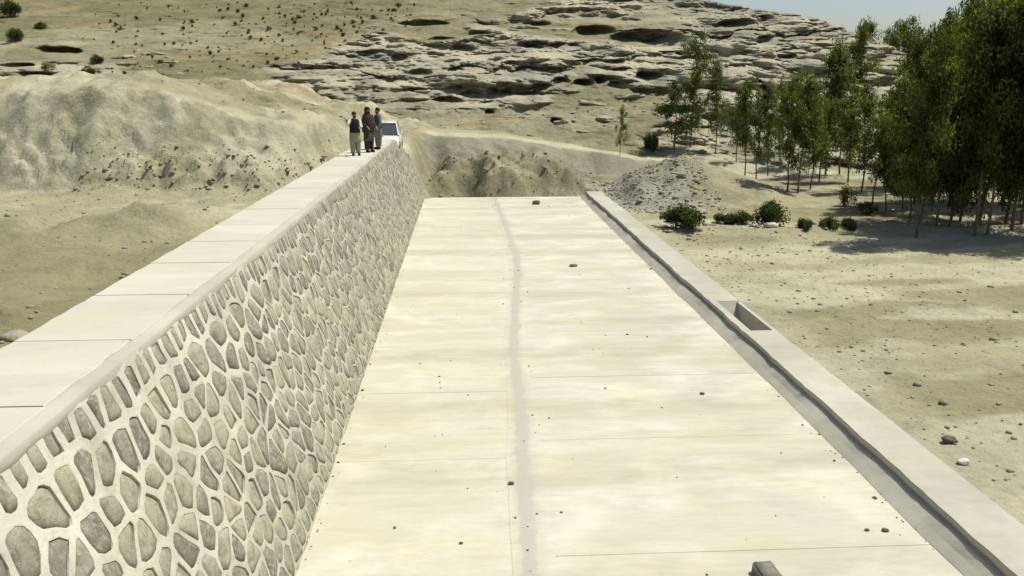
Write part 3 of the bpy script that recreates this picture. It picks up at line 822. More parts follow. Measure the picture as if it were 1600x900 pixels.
# ================================================================== THE END SILL
sill = empty('end_sill', (X_KO, AY0, 0))
tag(sill, 'low concrete sill wall with a box notch along the right edge of the apron', 'low wall')
Y_N0, Y_N1 = 19.3, 22.15
def sill_run(name, a, b, xo=X_KO, mat=M_SILL):
    ys = np.linspace(a, b, max(3, int((b - a) / 0.16))); rows = []
    for s in ys:
        wv = 0.055 * float(fbm(s * 0.55, 1.2, 4, 421)) + 0.02 * float(fbm(s * 3, 1.2, 3, 423))
        wl = 0.05 * float(fbm(s * 0.45, 6.2, 4, 425)); zb = 0.025 * float(fbm(s * 0.8, 9.2, 3, 427))
        wo = 0.03 * float(fbm(s * 0.8, 3.2, 3, 429)) if xo == X_KO else 0
        pr = [(X_KF - 0.06 + wl, -0.06), (X_KF + wl, 0.012), (X_KF + 0.13 + wl * 0.8, 0.105), (X_KI - 0.03 + wv, 0.20 + zb), (X_KI + 0.05 + wv, 0.215 + zb), (X_KI + 0.02 + wv, Z_K - 0.02), (X_KI + 0.03 + wv, Z_K), (xo - 0.02 + wo, Z_K + 0.003), (xo + wo, Z_K - 0.012), (xo + wo, -0.2)]
        rows.append([(x - X_KO, s - AY0, z) for x, z in pr])
    A = np.array(rows); nr, nc = A.shape[:2]
    fs = [tuple(f) for f in grid_faces(nr, nc)[:, ::-1]]
    fs += [tuple(range(nc)), tuple((nr - 1) * nc + i for i in range(nc - 1, -1, -1))]
    return mesh_py(name, A.reshape(-1, 3), fs, mat, sill)
sill_run('sill_body', AY0, Y_N0); sill_run('sill_body', Y_N1, Y_END - 0.4); sill_run('notch_lip', Y_N0 + 0.003, Y_N1 - 0.003, X_KI + 0.25)
bm = bmesh.new()
box_bm(bm, -0.10, -0.004, Y_N0 + 0.003 - AY0, Y_N1 - 0.003 - AY0, -0.2, Z_K - 0.015)
bm_obj('notch_plate', bm, M_SILL, sill)
bm = bmesh.new(); box_bm(bm, X_KI + 0.25 - X_KO, -0.10, Y_N0 - AY0 + 0.003, Y_N1 - AY0 - 0.003, -0.3, -0.12)
bm_obj('notch_floor', bm, M_SEAM, sill)
bm = bmesh.new()      # sloping far end of the notch
x0, x1 = X_KI + 0.253 - X_KO, -0.103
v = [bm.verts.new(p) for p in ((x0, Y_N1 - 0.42 - AY0, -0.118), (x1, Y_N1 - 0.40 - AY0, -0.118), (x1, Y_N1 - 0.004 - AY0, -0.118), (x0, Y_N1 - 0.004 - AY0, -0.118), (x0, Y_N1 - 0.012 - AY0, Z_K - 0.006), (x1, Y_N1 - 0.012 - AY0, Z_K - 0.006), (x1, Y_N1 - 0.004 - AY0, Z_K - 0.006), (x0, Y_N1 - 0.004 - AY0, Z_K - 0.006))]
for f in ((3, 2, 1, 0), (4, 5, 6, 7), (0, 1, 5, 4), (1, 2, 6, 5), (2, 3, 7, 6), (3, 0, 4, 7)): bm.faces.new([v[i] for i in f])
bm_obj('notch_end', bm, M_SILL, sill)

# ================================================================== LOOSE STONES
peb = [rock_mesh('pebble', 40 + i, 0.65, 1, 0.35) for i in range(4)]
def scatter(name, pts, mat, label):
    vs, fs = [], []
    arr = []
    for m_ in peb:
        c = np.array([v.co[:] for v in m_.vertices]); f = [tuple(p.vertices) for p in m_.polygons]; arr.append((c, f))
    for k, (x, y, z, s) in enumerate(pts):
        c, f = arr[k % 4]; a = rng.uniform(0, 6.28)
        R_ = np.array([[math.cos(a), -math.sin(a), 0], [math.sin(a), math.cos(a), 0], [0, 0, 1]])
        b0 = len(vs); vs += list((c * s * np.array([rng.uniform(0.7, 1.4), 1, rng.uniform(0.6, 1)])) @ R_.T + np.array([x, y, z + 0.2 * s])); fs += [tuple(i + b0 for i in q) for q in f]
    o = mesh_py(name, vs, fs, mat, None, True)
    tag(o, label, name.replace('_', ' '), kind='stuff')
    return o
pts = []
for k in range(1500):
    x = 7.85 + abs(rng.normal(0, 7)); y = rng.uniform(11, 36)
    pts.append((x, y, 0, min(0.12, 0.014 + rng.exponential(0.014))))
for k in range(1100):
    x = rng.uniform(7.8, 12.6); y = rng.uniform(38.5, 47.5)
    pts.append((x, y, 0, 0.02 + rng.exponential(0.028)))
for k in range(700):
    x = rng.uniform(-22, -5.2); y = rng.uniform(14, 36.2)
    pts.append((x, y, 0, 0.015 + rng.exponential(0.022)))
for k in range(350):
    x = rng.uniform(-2.5, 9); y = rng.uniform(47.2, 55)
    pts.append((x, y, 0, 0.015 + rng.exponential(0.022)))
zz = ground_z(np.array([p[0] for p in pts]), np.array([p[1] for p in pts]))
pts = [(p[0], p[1], z, p[3]) for p, z in zip(pts, zz)]
scatter('loose_stones', pts, M_PEBBLE, 'loose small stones strewn over the soil beside the dam')
pts = []
for k in range(150):
    y = 8 + rng.uniform(0, 1) ** 1.6 * 38
    x = rng.uniform(X_FT + 0.2, X_KF - 0.1) if rng.random() < 0.55 else seam_x(y) + 0.1 + rng.normal(0, 0.18)
    pts.append((x, y, 0.004, 0.008 + rng.exponential(0.010)))
for k in range(160):
    y = 8 + rng.uniform(0, 1) ** 1.4 * 38
    x = X_KF - abs(rng.normal(0, 0.10)) if rng.random() < 0.6 else X_FT + 0.06 + abs(rng.normal(0, 0.08))
    pts.append((x, y, 0.004, 0.006 + rng.exponential(0.007)))
scatter('concrete_crumbs', pts, M_DARKSTONE, 'dark crumbs and grit scattered on the apron')
pts = []
for k in range(420):
    x = rng.uniform(-16.5, -6.0); y = 36.6 + 9.5 * float(sm(np.array(x), -9.5, -4.8)) ** 1.4 + rng.normal(0.4, 0.7)
    pts.append((x, y, 0, 0.02 + rng.exponential(0.03)))
for k in range(420):
    x = rng.uniform(-2.4, 8.6); y = rng.uniform(47.0, 53.5)
    pts.append((x, y, 0, 0.02 + rng.exponential(0.026)))
for k in range(160):
    x = rng.uniform(8.0, 22.0); y = 34.0 + rng.normal(0, 0.8)
    pts.append((x, y, 0, 0.03 + rng.exponential(0.04)))
zz = ground_z(np.array([p[0] for p in pts]), np.array([p[1] for p in pts]))
M_CLOD = m_rock('earth_clod', (0.33, 0.305, 0.20), (0.33, 0.305, 0.20), 4.0)
scatter('earth_clods', [(p[0], p[1], z, min(p[3], 0.15)) for p, z in zip(pts, zz)], M_CLOD, 'crumbled earth clods at the foot of the banks and heaps')
def single(name, mesh_i, p, s, mat, label, cat, flat=1.0, rz=0.0, sub=3):
    me = rock_mesh(name, mesh_i, 0.7, sub, 0.3, 0.3); me.materials.append(mat)
    o = link(name, me); o.location = p; o.scale = (s, s * 0.8, s * flat); o.rotation_euler = (0, 0, rz)
    return tag(o, label, cat)
def on_ground(px, py, z0=0.3):
    p = at(px, py, z0)
    for _ in range(4): p = at(px, py, gz(p[0], p[1]))
    return p
# grey cut block standing on the apron
bp = at(1198, 905, 0)
bm = bmesh.new()
box_bm(bm, -0.135, 0.135, -0.20, 0.20, 0, 0.15)
bmesh.ops.bevel(bm, geom=list(bm.edges), offset=0.022, segments=2, affect='EDGES')
bmesh.ops.subdivide_edges(bm, edges=list(bm.edges), cuts=1, use_grid_fill=True)
for v in bm.verts: v.co += Vector((mnoise.noise(v.co * 9), mnoise.noise(v.co * 9 + Vector((4, 1, 7))), mnoise.noise(v.co * 9 + Vector((9, 9, 2))))) * 0.010
o = bm_obj('stone_block', bm, M_BLOCK, None, True)
o.location = (bp[0], bp[1] + 0.0, 0.003); o.rotation_euler = (0, 0, 0.05)
tag(o, 'grey squared stone block lying on the apron near the lower edge', 'block')
p = on_ground(1483, 690); single('dark_stone', 61, (p[0], p[1], p[2] + 0.04), 0.13, M_DARKSTONE, 'dark brown stone on the bare soil outside the sill', 'stone', 0.7)
p = on_ground(1505, 724); single('white_stone', 62, (p[0], p[1], p[2] + 0.03), 0.10, M_WHITESTONE, 'pale stone on the soil just below the dark brown stone', 'stone', 0.7)
p = on_ground(1196, 355); single('white_stone', 63, (p[0] - 0.1, p[1] - 0.9, gz(p[0] - 0.1, p[1] - 0.9) + 0.10), 0.28, M_WHITESTONE, 'bright white stone in front of the roundest green bush', 'stone', 0.6)
p = at(896, 416, 0); single('clod', 64, (p[0], p[1], 0.03), 0.16, M_DARKSTONE, 'flat dark clod in the middle of the right half of the apron', 'clod', 0.4, 0.3)
p = at(838, 319, 0); single('clod', 65, (p[0], p[1], 0.10), 0.22, M_DARKSTONE, 'dark lump at the far end of the apron near the clay heap', 'clod', 0.8)
p = at(797, 757, 0); single('clod', 66, (p[0] + 0.02, p[1], 0.025), 0.05, M_DARKSTONE, 'little dark clod on the seam in the near part of the apron', 'clod', 0.8)
p = at(1383, 830, 0); single('clod', 67, (p[0], p[1], 0.02), 0.05, M_DARKSTONE, 'little dark clod on the apron close to the sill foot, lower right', 'clod', 0.7)
p = at(1097, 616, 0); single('clod', 68, (p[0], p[1], 0.02), 0.05, M_DARKSTONE, 'little dark clod alone on the right half of the apron', 'clod', 0.7)
p = at(20, 507, Z_LEFT + 0.3); single('boulder', 69, (p[0], p[1], gz(p[0], p[1]) - 0.03), 0.28, M_PEBBLE, 'tan boulder on the dark soil left of the dam crest', 'boulder', 0.8)

# ================================================================== VEGETATION
def tube(vs, fs, pts, radii, n=6):
    b0 = len(vs); prev = None
    for k, (p, r) in enumerate(zip(pts, radii)):
        p = Vector(p)
        d = (Vector(pts[min(k + 1, len(pts) - 1)]) - Vector(pts[max(k - 1, 0)])).normalized()
        a = d.cross(Vector((0.31, 0.95, 0.05))).normalized(); b = d.cross(a)
        for i in range(n):
            t = 2 * PI * i / n; vs.append(tuple(p + (a * math.cos(t) + b * math.sin(t)) * r))
    for k in range(len(pts) - 1):
        for i in range(n):
            j = (i + 1) % n
            fs.append((b0 + k * n + i, b0 + k * n + j, b0 + (k + 1) * n + j, b0 + (k + 1) * n + i))
def leaves(centres, radii, counts, size, droop, tones, seed, aspect=3.0):
    r = np.random.default_rng(seed)
    V, T = [], []
    for c, rad, n, tn in zip(centres, radii, counts, tones):
        d = r.normal(size=(n, 3)); d /= np.linalg.norm(d, axis=1)[:, None]
        rr = r.uniform(0, 1, n) ** 0.45
        p = np.array(c) + d * rr[:, None] * np.array(rad)
        p[:, 2] -= droop * r.uniform(0, 1, n) ** 2 * rad[2]
        ax = r.normal(size=(n, 3)); ax[:, 2] -= 1.1 * (1 if droop > 0 else -0.6); ax /= np.linalg.norm(ax, axis=1)[:, None]
        sd = np.cross(ax, r.normal(size=(n, 3))); sd /= np.linalg.norm(sd, axis=1)[:, None]
        L = size * r.uniform(0.6, 1.4, n)[:, None]; W = L / aspect
        q = np.stack([p - ax * L * 0.5, p + sd * W * 0.5 , p + ax * L * 0.5, p - sd * W * 0.5], 1)
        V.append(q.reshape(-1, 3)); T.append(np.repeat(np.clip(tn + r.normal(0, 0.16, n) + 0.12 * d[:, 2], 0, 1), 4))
    return np.concatenate(V), np.concatenate(T)
def leaf_mesh(name, V, T, mat):
    n = len(V) // 4
    me = bpy.data.meshes.new(name)
    me.vertices.add(len(V)); me.vertices.foreach_set('co', V.astype(np.float32).ravel())
    me.loops.add(len(V)); me.loops.foreach_set('vertex_index', np.arange(len(V), dtype=np.int32))
    me.polygons.add(n); me.polygons.foreach_set('loop_start', np.arange(0, len(V), 4, dtype=np.int32))
    me.update(calc_edges=True)
    set_tone(me, T); me.materials.append(mat)
    return me
def tree_proto(seed, h, crown_lo, spread, nbr, nleaf, size, mat, lean=0.0, clump=0.55):
    """trunk + limbs mesh and a crown mesh, base at the origin, height h"""
    r = random.Random(seed)
    vs, fs = [], []
    bend = [(0, 0, -0.3)]
    x = y = 0.0; n = 9
    for k in range(1, n + 1):
        x += r.uniform(-0.05, 0.05) * h * 0.25 + lean * h / n; y += r.uniform(-0.05, 0.05) * h * 0.25
        bend.append((x, y, h * 0.93 * k / n))
    r0 = 0.0068 * h + 0.012
    tube(vs, fs, bend, [r0 * (1.25 if k == 0 else 1) * (1 - 0.86 * k / n) for k in range(n + 1)], 7)
    def pos(t):
        t = min(max(t, 0), 0.999) * n; k = int(t); f = t - k
        return Vector(bend[k]).lerp(Vector(bend[k + 1]), f)
    C, Rd, Nn, Tn = [], [], [], []
    for b in range(nbr):
        t = crown_lo + (1 - crown_lo) * (b + r.random()) / nbr
        p = pos(t); a = r.uniform(0, 2 * PI)
        rel = (t - crown_lo) / (1 - crown_lo)
        L = spread * h * (0.45 + 0.75 * math.sin(PI * (0.15 + 0.75 * rel))) * r.uniform(0.55, 1.1)
        up = r.uniform(0.5, 1.0) * (0.6 + 0.6 * rel)
        d = Vector((math.cos(a), math.sin(a), up)).normalized()
        q1 = p + d * L * 0.5; q2 = p + d * L * 0.85 + Vector((0, 0, L * 0.03)); q3 = q2 + Vector((d.x, d.y, -0.3)) * L * 0.3
        rb = r0 * (1 - 0.8 * t) * 0.55
        tube(vs, fs, [p, q1, q2, q3], [rb, rb * 0.7, rb * 0.45, rb * 0.2], 5)
        for q, cr in ((q1, 0.75), (q2, 1.0), (q3, 0.9)):
            rad = clump * cr * r.uniform(0.6, 1.2) * (0.6 + 0.05 * h)
            C.append(tuple(q + Vector((r.uniform(-.2, .2), r.uniform(-.2, .2), r.uniform(-.25, .15))))); Rd.append((rad, rad, rad * r.uniform(0.9, 1.5)))
            Nn.append(max(4, int(nleaf / (nbr * 3) * r.uniform(0.5, 1.5)))); Tn.append(r.uniform(0.0, 0.9))
    for b in range(14):
        t = crown_lo + (0.97 - crown_lo) * (b + r.random()) / 14; rad = clump * r.uniform(0.7, 1.1) * (0.6 + 0.05 * h) * (1.1 - 0.4 * t)
        C.append(tuple(pos(t) + Vector((r.uniform(-.3, .3), r.uniform(-.3, .3), 0)))); Rd.append((rad, rad, rad * 1.3)); Nn.append(nleaf // 40); Tn.append(r.uniform(0.1, 0.6))
    p = pos(0.98); C.append(tuple(p)); Rd.append((clump * 0.6, clump * 0.6, clump * 1.3)); Nn.append(nleaf // 25); Tn.append(0.6)
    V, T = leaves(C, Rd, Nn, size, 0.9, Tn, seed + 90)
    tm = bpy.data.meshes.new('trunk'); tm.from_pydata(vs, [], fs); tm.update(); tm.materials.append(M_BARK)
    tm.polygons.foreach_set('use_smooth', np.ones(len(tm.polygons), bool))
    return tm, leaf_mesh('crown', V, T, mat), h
slender = [tree_proto(300 + i, 7.5, 0.26 + 0.06 * (i % 3), 0.17, 18, 3300, 0.20, M_LEAF, 0.01 * (i - 1), 0.48) for i in range(4)]
grove = [tree_proto(400 + i, 11.5, (0.25, 0.13, 0.32, 0.18)[i], 0.175, 26, 7000, 0.27, M_LEAFD, 0.012 * (i - 1), 0.62) for i in range(4)]
young = [tree_proto(500 + i, 4.5, 0.30, 0.13, 10, 1300, 0.17, M_LEAF, 0.0, 0.33) for i in range(2)]
rt_ = random.Random(8)
def plant_tree(kind, i, p, h, label, group, wide=1.0, tilt=(0, 0), name='slender_tree'):
    tm, cm, h0 = kind[i % len(kind)]
    t = empty(name, tuple(p), rt_.uniform(0, 6.28)); tag(t, label, 'tree', group)
    t.scale = (h / h0 * wide, h / h0 * wide, h / h0)
    t.rotation_euler = (tilt[0], tilt[1], t.rotation_euler[2])
    link('trunk', tm, None, t); link('crown', cm, None, t)
    return t
def tree_px(kind, i, bx, by, ty, label, group=None, wide=1.0, tilt=(0, 0), Y=None, name='slender_tree'):
    if Y is None:
        p = on_ground(bx, by, 0.6)
        if p[1] > 90 or p[1] < 0:
            d = ray(bx, by); t = 75 / d[1]; p = np.array([0, 0, CAM_H]) + d * t; p[2] = gz(p[0], p[1])
    else:
        d = ray(bx, by); t = Y / d[1]; p = np.array([0, 0, CAM_H]) + d * t; p[2] = gz(p[0], p[1])
    d = ray(bx, ty); t = p[1] / d[1]
    h = CAM_H + d[2] * t - p[2]
    return plant_tree(kind, i, (p[0], p[1], p[2] - 0.05), h, label, group, wide, tilt, name)
YG = 'slender young trees in front of the rocky hill'
tree_px(slender, 0, 1077, 246, 48, 'tall slender tree standing alone left of the plantation, dark crown high on the rock', YG, 0.85, (0, 0.03), 61)
tree_px(young, 0, 1052, 236, 118, 'low round-crowned tree just left of the tall lone tree', YG, 1.5, (0, -0.04), 60)
tree_px(slender, 1, 1118, 252, 92, 'thin tree between the tall lone tree and the plantation', YG, 0.75, (0, 0.02), 60)
tree_px(slender, 2, 1163, 284, 118, 'leftmost tree of the plantation, its bare stem rising behind the gravel heap', YG, 0.9)
tree_px(slender, 3, 1182, 280, 140, 'second tree of the plantation counted from the gravel heap', YG, 0.9, (0, 0.05))
tree_px(slender, 1, 1200, 268, 128, 'third tree of the plantation counted from the gravel heap, with a leaning stem', YG, 0.8, (0, 0.10))
tree_px(slender, 0, 1230, 300, 112, 'front tree of the plantation with a straight stem, left of a forked pair', YG, 1.0)
tree_px(slender, 2, 1247, 302, 104, 'front tree of the plantation, left stem of the forked pair', YG, 0.9, (0, 0.03))
tree_px(slender, 3, 1265, 296, 130, 'front tree of the plantation, right stem of the forked pair', YG, 0.9, (0, 0.06))
tree_px(slender, 1, 1290, 268, 62, 'tall plantation tree whose light crown covers the right end of the rocks', YG, 0.85, (0, 0.03), 54)
tree_px(slender, 0, 1312, 270, 70, 'tall plantation tree with leaning stem right beside the light crowned one', YG, 0.85, (0, 0.08), 54)
tree_px(slender, 3, 1345, 300, 120, 'plantation tree just right of the round grey bush row, before the white rock', YG, 1.0, (0, 0.04))
tree_px(slender, 2, 1362, 332, 165, 'low-crowned tree at the left edge of the dark grove', YG, 1.1, (0, 0.03))
tree_px(slender, 1, 1215, 262, 120, 'back row plantation tree seen between the leaning stem and the straight stem', YG, 0.9, (0, 0), 58)
tree_px(slender, 3, 1385, 330, 168, 'tree at the left edge of the dark grove, behind the low-crowned one', YG, 1.0, (0, 0.02))
tree_px(grove, 1, 1338, 190, 24, 'tall distant tree rising alone against the sky left of the grove', None, 0.85, (0, 0), 74, 'tall_tree')
tree_px(young, 1, 968, 262, 165, 'small sapling left of the trees, above the clay heap', None, 0.85, (0, 0.02), 57, 'sapling')
tree_px(slender, 2, 1150, 262, 150, 'short back row tree peeping over the gravel heap, left of the plantation', YG, 1.0, (0, 0.02), 57)
tree_px(slender, 0, 1236, 270, 128, 'back row plantation tree directly behind the forked pair', YG, 1.0, (0, 0.0), 56)
tree_px(slender, 3, 1280, 285, 150, 'low plantation tree between the forked pair and the light crowned tree', YG, 1.1, (0, 0.04))
tree_px(slender, 1, 1325, 285, 140, 'low plantation tree below the light crowned tree, above the round grey bush', YG, 1.1, (0, 0.05))
tree_px(grove, 2, 1380, 190, 46, 'left one of two dark trees showing above the rounded rock end', 'far trees behind the rock end', 0.95, (0, 0), 96, 'tall_tree')
tree_px(grove, 3, 1412, 190, 26, 'right one of two dark trees showing above the rounded rock end', 'far trees behind the rock end', 0.95, (0, 0), 97, 'tall_tree')
GR = 'trees packed in the dark grove'
gspots = [(1412, 352, 120), (1428, 357, 75), (1440, 358, 55), (1458, 352, 8), (1478, 360, 20), (1500, 350, 0), (1515, 362, -10), (1532, 356, -35), (1548, 366, -40), (1566, 352, -60), (1582, 362, -70), (1600, 356, -90), (1625, 364, -90), (1655, 370, -90), (1690, 366, -90),
          (1406, 322, 140), (1436, 318, 34), (1455, 322, 10), (1485, 318, 10), (1512, 324, -5), (1540, 318, -30), (1570, 322, -50), (1602, 318, -70), (1640, 322, -80), (1415, 296, 70), (1450, 292, 45), (1490, 292, 20), (1530, 292, -10), (1575, 292, -40), (1620, 292, -50)]
for k, (bx_, by_, ty_) in enumerate(gspots):
    tree_px(grove, k * 7 // 3, bx_ + rt_.uniform(-9, 9), by_ + rt_.uniform(-7, 5), ty_, 'tall dark green tree packed into the dense grove at the right edge', GR, rt_.uniform(0.72, 1.0), (rt_.uniform(-0.09, 0.09), rt_.uniform(-0.13, 0.15)), None, 'grove_tree')
# bushes along the ditch
def shrub_proto(seed, n, size, mat, clumps=9, flat=0.75, stems=True):
    r = random.Random(seed)
    C, Rd, Nn, Tn, vs, fs = [], [], [], [], [], []
    for k in range(clumps):
        a = r.uniform(0, 6.28); d = r.uniform(0, 0.7)
        c = (math.cos(a) * d, math.sin(a) * d, (0.35 + 0.55 * r.random() * (1 - d * 0.6)) * flat * 1.3)
        C.append(c); q = r.uniform(0.25, 0.45); Rd.append((q, q, q * 0.9)); Nn.append(n // clumps); Tn.append(r.uniform(0.1, 0.8))
        tube(vs, fs, [(0, 0, -0.1), (c[0] * 0.4, c[1] * 0.4, c[2] * 0.5), c], [0.03, 0.02, 0.008], 4)
    V, T = leaves(C, Rd, Nn, size, -1, Tn, seed, 2.4)
    V[:, 2] = np.maximum(V[:, 2], 0.0)
    sm_ = bpy.data.meshes.new('stems'); sm_.from_pydata(vs, [], fs); sm_.update(); sm_.materials.append(M_BARK)
    return sm_, leaf_mesh('foliage', V, T, mat)
shr = [shrub_proto(600 + i, 2600, 0.15, M_SHRUB, 13) for i in range(4)]
dry = shrub_proto(650, 900, 0.14, M_SCRUB)
def shrub(px, py, w, h, label, proto, name='bush', cat='bush', group=None, hillp=None):
    if hillp is None:
        p = on_ground(px, py, 0.3); D = p[1]
    else: p = hillp; D = p[1]
    t = empty(name, (p[0], p[1], p[2] - 0.06), rt_.uniform(0, 6)); tag(t, label, cat, group)
    s = D / FOC * 1.02
    t.scale = (w * s / 1.3, w * s / 1.6, h * s * 0.92)
    link('stems', proto[0], None, t); link('foliage', proto[1], None, t)
BG = 'bushes along the ditch'
shrub(1068, 356, 62, 34, 'wide low green bush nearest the sill', shr[0], group=BG)
shrub(1135, 349, 34, 18, 'thin straggly bush between the wide low bush and the roundest bush', shr[1], group=BG)
shrub(1160, 350, 30, 20, 'short bush touching the left side of the roundest bush', shr[2], group=BG)
shrub(1198, 356, 44, 40, 'roundest dark green bush behind the white stone', shr[3], group=BG)
shrub(1258, 358, 26, 18, 'small bush right of the roundest bush, left of a close pair', shr[1], group=BG)
shrub(1294, 360, 28, 22, 'left bush of the close pair at the ditch', shr[2], group=BG)
shrub(1324, 360, 32, 20, 'right bush of the close pair at the ditch', shr[0], group=BG)
shrub(1318, 322, 34, 30, 'round grey dry bush on the pale ground between grove and heap', dry, 'dry_bush')
shrub(1356, 336, 26, 20, 'little dark bush at the edge of the grove shade', shr[3], group=BG)
shrub(1018, 241, 24, 32, 'small leafy shrub between the sapling and the lone tall tree', shr[1], group=None)
# shrubs and scrub on the hillside
HG = 'shrubs on the left slope'
for (px, py, w, h, lb) in ((17, 24, 26, 22, 'dark green shrub at the upper left corner of the slope'), (25, 62, 22, 18, 'dark green shrub below the corner shrub on the left slope'), (64, 42, 15, 9, 'small shrub right of the two dark shrubs at the left slope'),
                           (152, 97, 17, 12, 'round shrub on the slope right of the long dark hollow'), (140, 117, 16, 13, 'dark shrub on the rim of the cut bank'), (72, 108, 26, 11, 'yellowish low shrub under the long dark hollow'), (195, 128, 14, 7, 'low olive shrub on the bank rim, right of the dark rim shrub'), (243, 122, 18, 11, 'greyish shrub on the bank rim beside the pale streak')):
    shrub(px, py, w, h, lb, dry if 'yellow' in lb or 'grey' in lb or 'olive' in lb else shr[len(lb) % 4], 'shrub', 'shrub', HG, hill_at(px, py))
tuft = []
for i in range(4):
    r = random.Random(700 + i)
    C = [(r.uniform(-.35, .35), r.uniform(-.35, .35), r.uniform(0.2, 0.55)) for _ in range(5)]
    V, T = leaves(C, [(0.35, 0.35, 0.35)] * 5, [34] * 5, 0.30, -1, [r.uniform(0.05, 0.75) for _ in range(5)], 710 + i, 2.0)
    V[:, 2] = np.maximum(V[:, 2], 0)
    tuft.append(leaf_mesh('scrub_tuft', V, T, M_SCRUB))
r3 = random.Random(77); made = 0
while made < 240:
    px = r3.uniform(130, 660); py = r3.uniform(2, 120)
    if py > np.interp(px, [130, 430, 640], [118, 112, 40]) or r3.random() > 0.25 + 0.9 * (px / 660) * (1 - py / 190): continue
    p = hill_at(px, py)
    o = link('scrub_tuft', tuft[made % 4]); s = (2.2 + 4.0 * r3.random() ** 2.4) * p[1] / FOC
    o.location = (p[0], p[1], p[2] - 0.02); o.scale = (s * r3.uniform(0.9, 1.4), s, s * r3.uniform(0.8, 1.2)); o.rotation_euler = (0, 0, r3.uniform(0, 6))
    tag(o, 'tiny dry scrub tuft dotted on the upper left soil slope', 'scrub', 'scrub tufts dotted over the soil slope'); made += 1
for k in range(46):
    px = r3.uniform(640, 1090); py = r3.uniform(140, 205)
    p = hill_at(px, py); o = link('scrub_tuft', tuft[k % 4]); s = (1.4 + 2.0 * r3.random() ** 2) * p[1] / FOC
    o.location = (p[0], p[1], p[2] - 0.02); o.scale = (s * 1.3, s, s * 0.8); o.rotation_euler = (0, 0, r3.uniform(0, 6))
    tag(o, 'tiny dry scrub tuft at the foot of the rocks in the middle', 'scrub', 'scrub tufts at the foot of the rocks')

for k in range(30):
    px = r3.uniform(-17, -7.5); py = r3.uniform(43.5, 56)
    p = np.array([px, py, gz(px, py)])
    o = link('scrub_tuft', tuft[k % 4]); s = (2.0 + 3.0 * r3.random() ** 2) * p[1] / FOC
    o.location = (p[0], p[1], p[2] - 0.02); o.scale = (s * 1.3, s, s * 0.8); o.rotation_euler = (0, 0, r3.uniform(0, 6))
    tag(o, 'tiny dry scrub tuft on top of the cut bank left of the people', 'scrub', 'scrub tufts on the bank top')

# ================================================================== PEOPLE
M_SKIN = m_flat('skin', (0.30, 0.185, 0.12), 0.6, 0, 0.1)
M_HAIR = m_flat('hair', (0.018, 0.014, 0.012), 0.7, 0, 0.2)
M_BLACK = m_flat('black_cloth', (0.018, 0.018, 0.018), 0.9)
M_BROWN = m_flat('dark_brown_cloth', (0.050, 0.034, 0.028), 0.9)
M_BROWN2 = m_flat('faded_brown_cloth', (0.105, 0.082, 0.068), 0.9)
M_GREYC = m_flat('grey_cloth', (0.20, 0.185, 0.165), 0.9)
M_OLIVE = m_flat('pale_olive_cloth', (0.30, 0.30, 0.19), 0.9)
M_WHITEC = m_flat('white_cloth', (0.62, 0.60, 0.55), 0.9)
M_DKGREEN = m_flat('dark_green_cloth', (0.055, 0.065, 0.05), 0.9)
def loft(name, rings, mat, parent, n=12, cap=True):
    vs, fs = [], []
    for (cx, cy, z, rx, ry) in rings:
        for i in range(n):
            t = 2 * PI * i / n; k = 1 + 0.04 * math.sin(5 * t + z * 9)
            vs.append((cx + rx * k * math.cos(t), cy + ry * k * math.sin(t), z))
    for k in range(len(rings) - 1):
        for i in range(n):
            j = (i + 1) % n; fs.append((k * n + i, k * n + j, (k + 1) * n + j, (k + 1) * n + i))
    if cap: fs += [tuple(range(n - 1, -1, -1)), tuple((len(rings) - 1) * n + i for i in range(n))]
    return mesh_py(name, vs, fs, mat, parent, True)
def tube_obj(name, paths, mat, parent, n=8):
    vs, fs = [], []
    for pts, rad in paths: tube(vs, fs, pts, rad, n)
    return mesh_py(name, vs, fs, mat, parent, True)
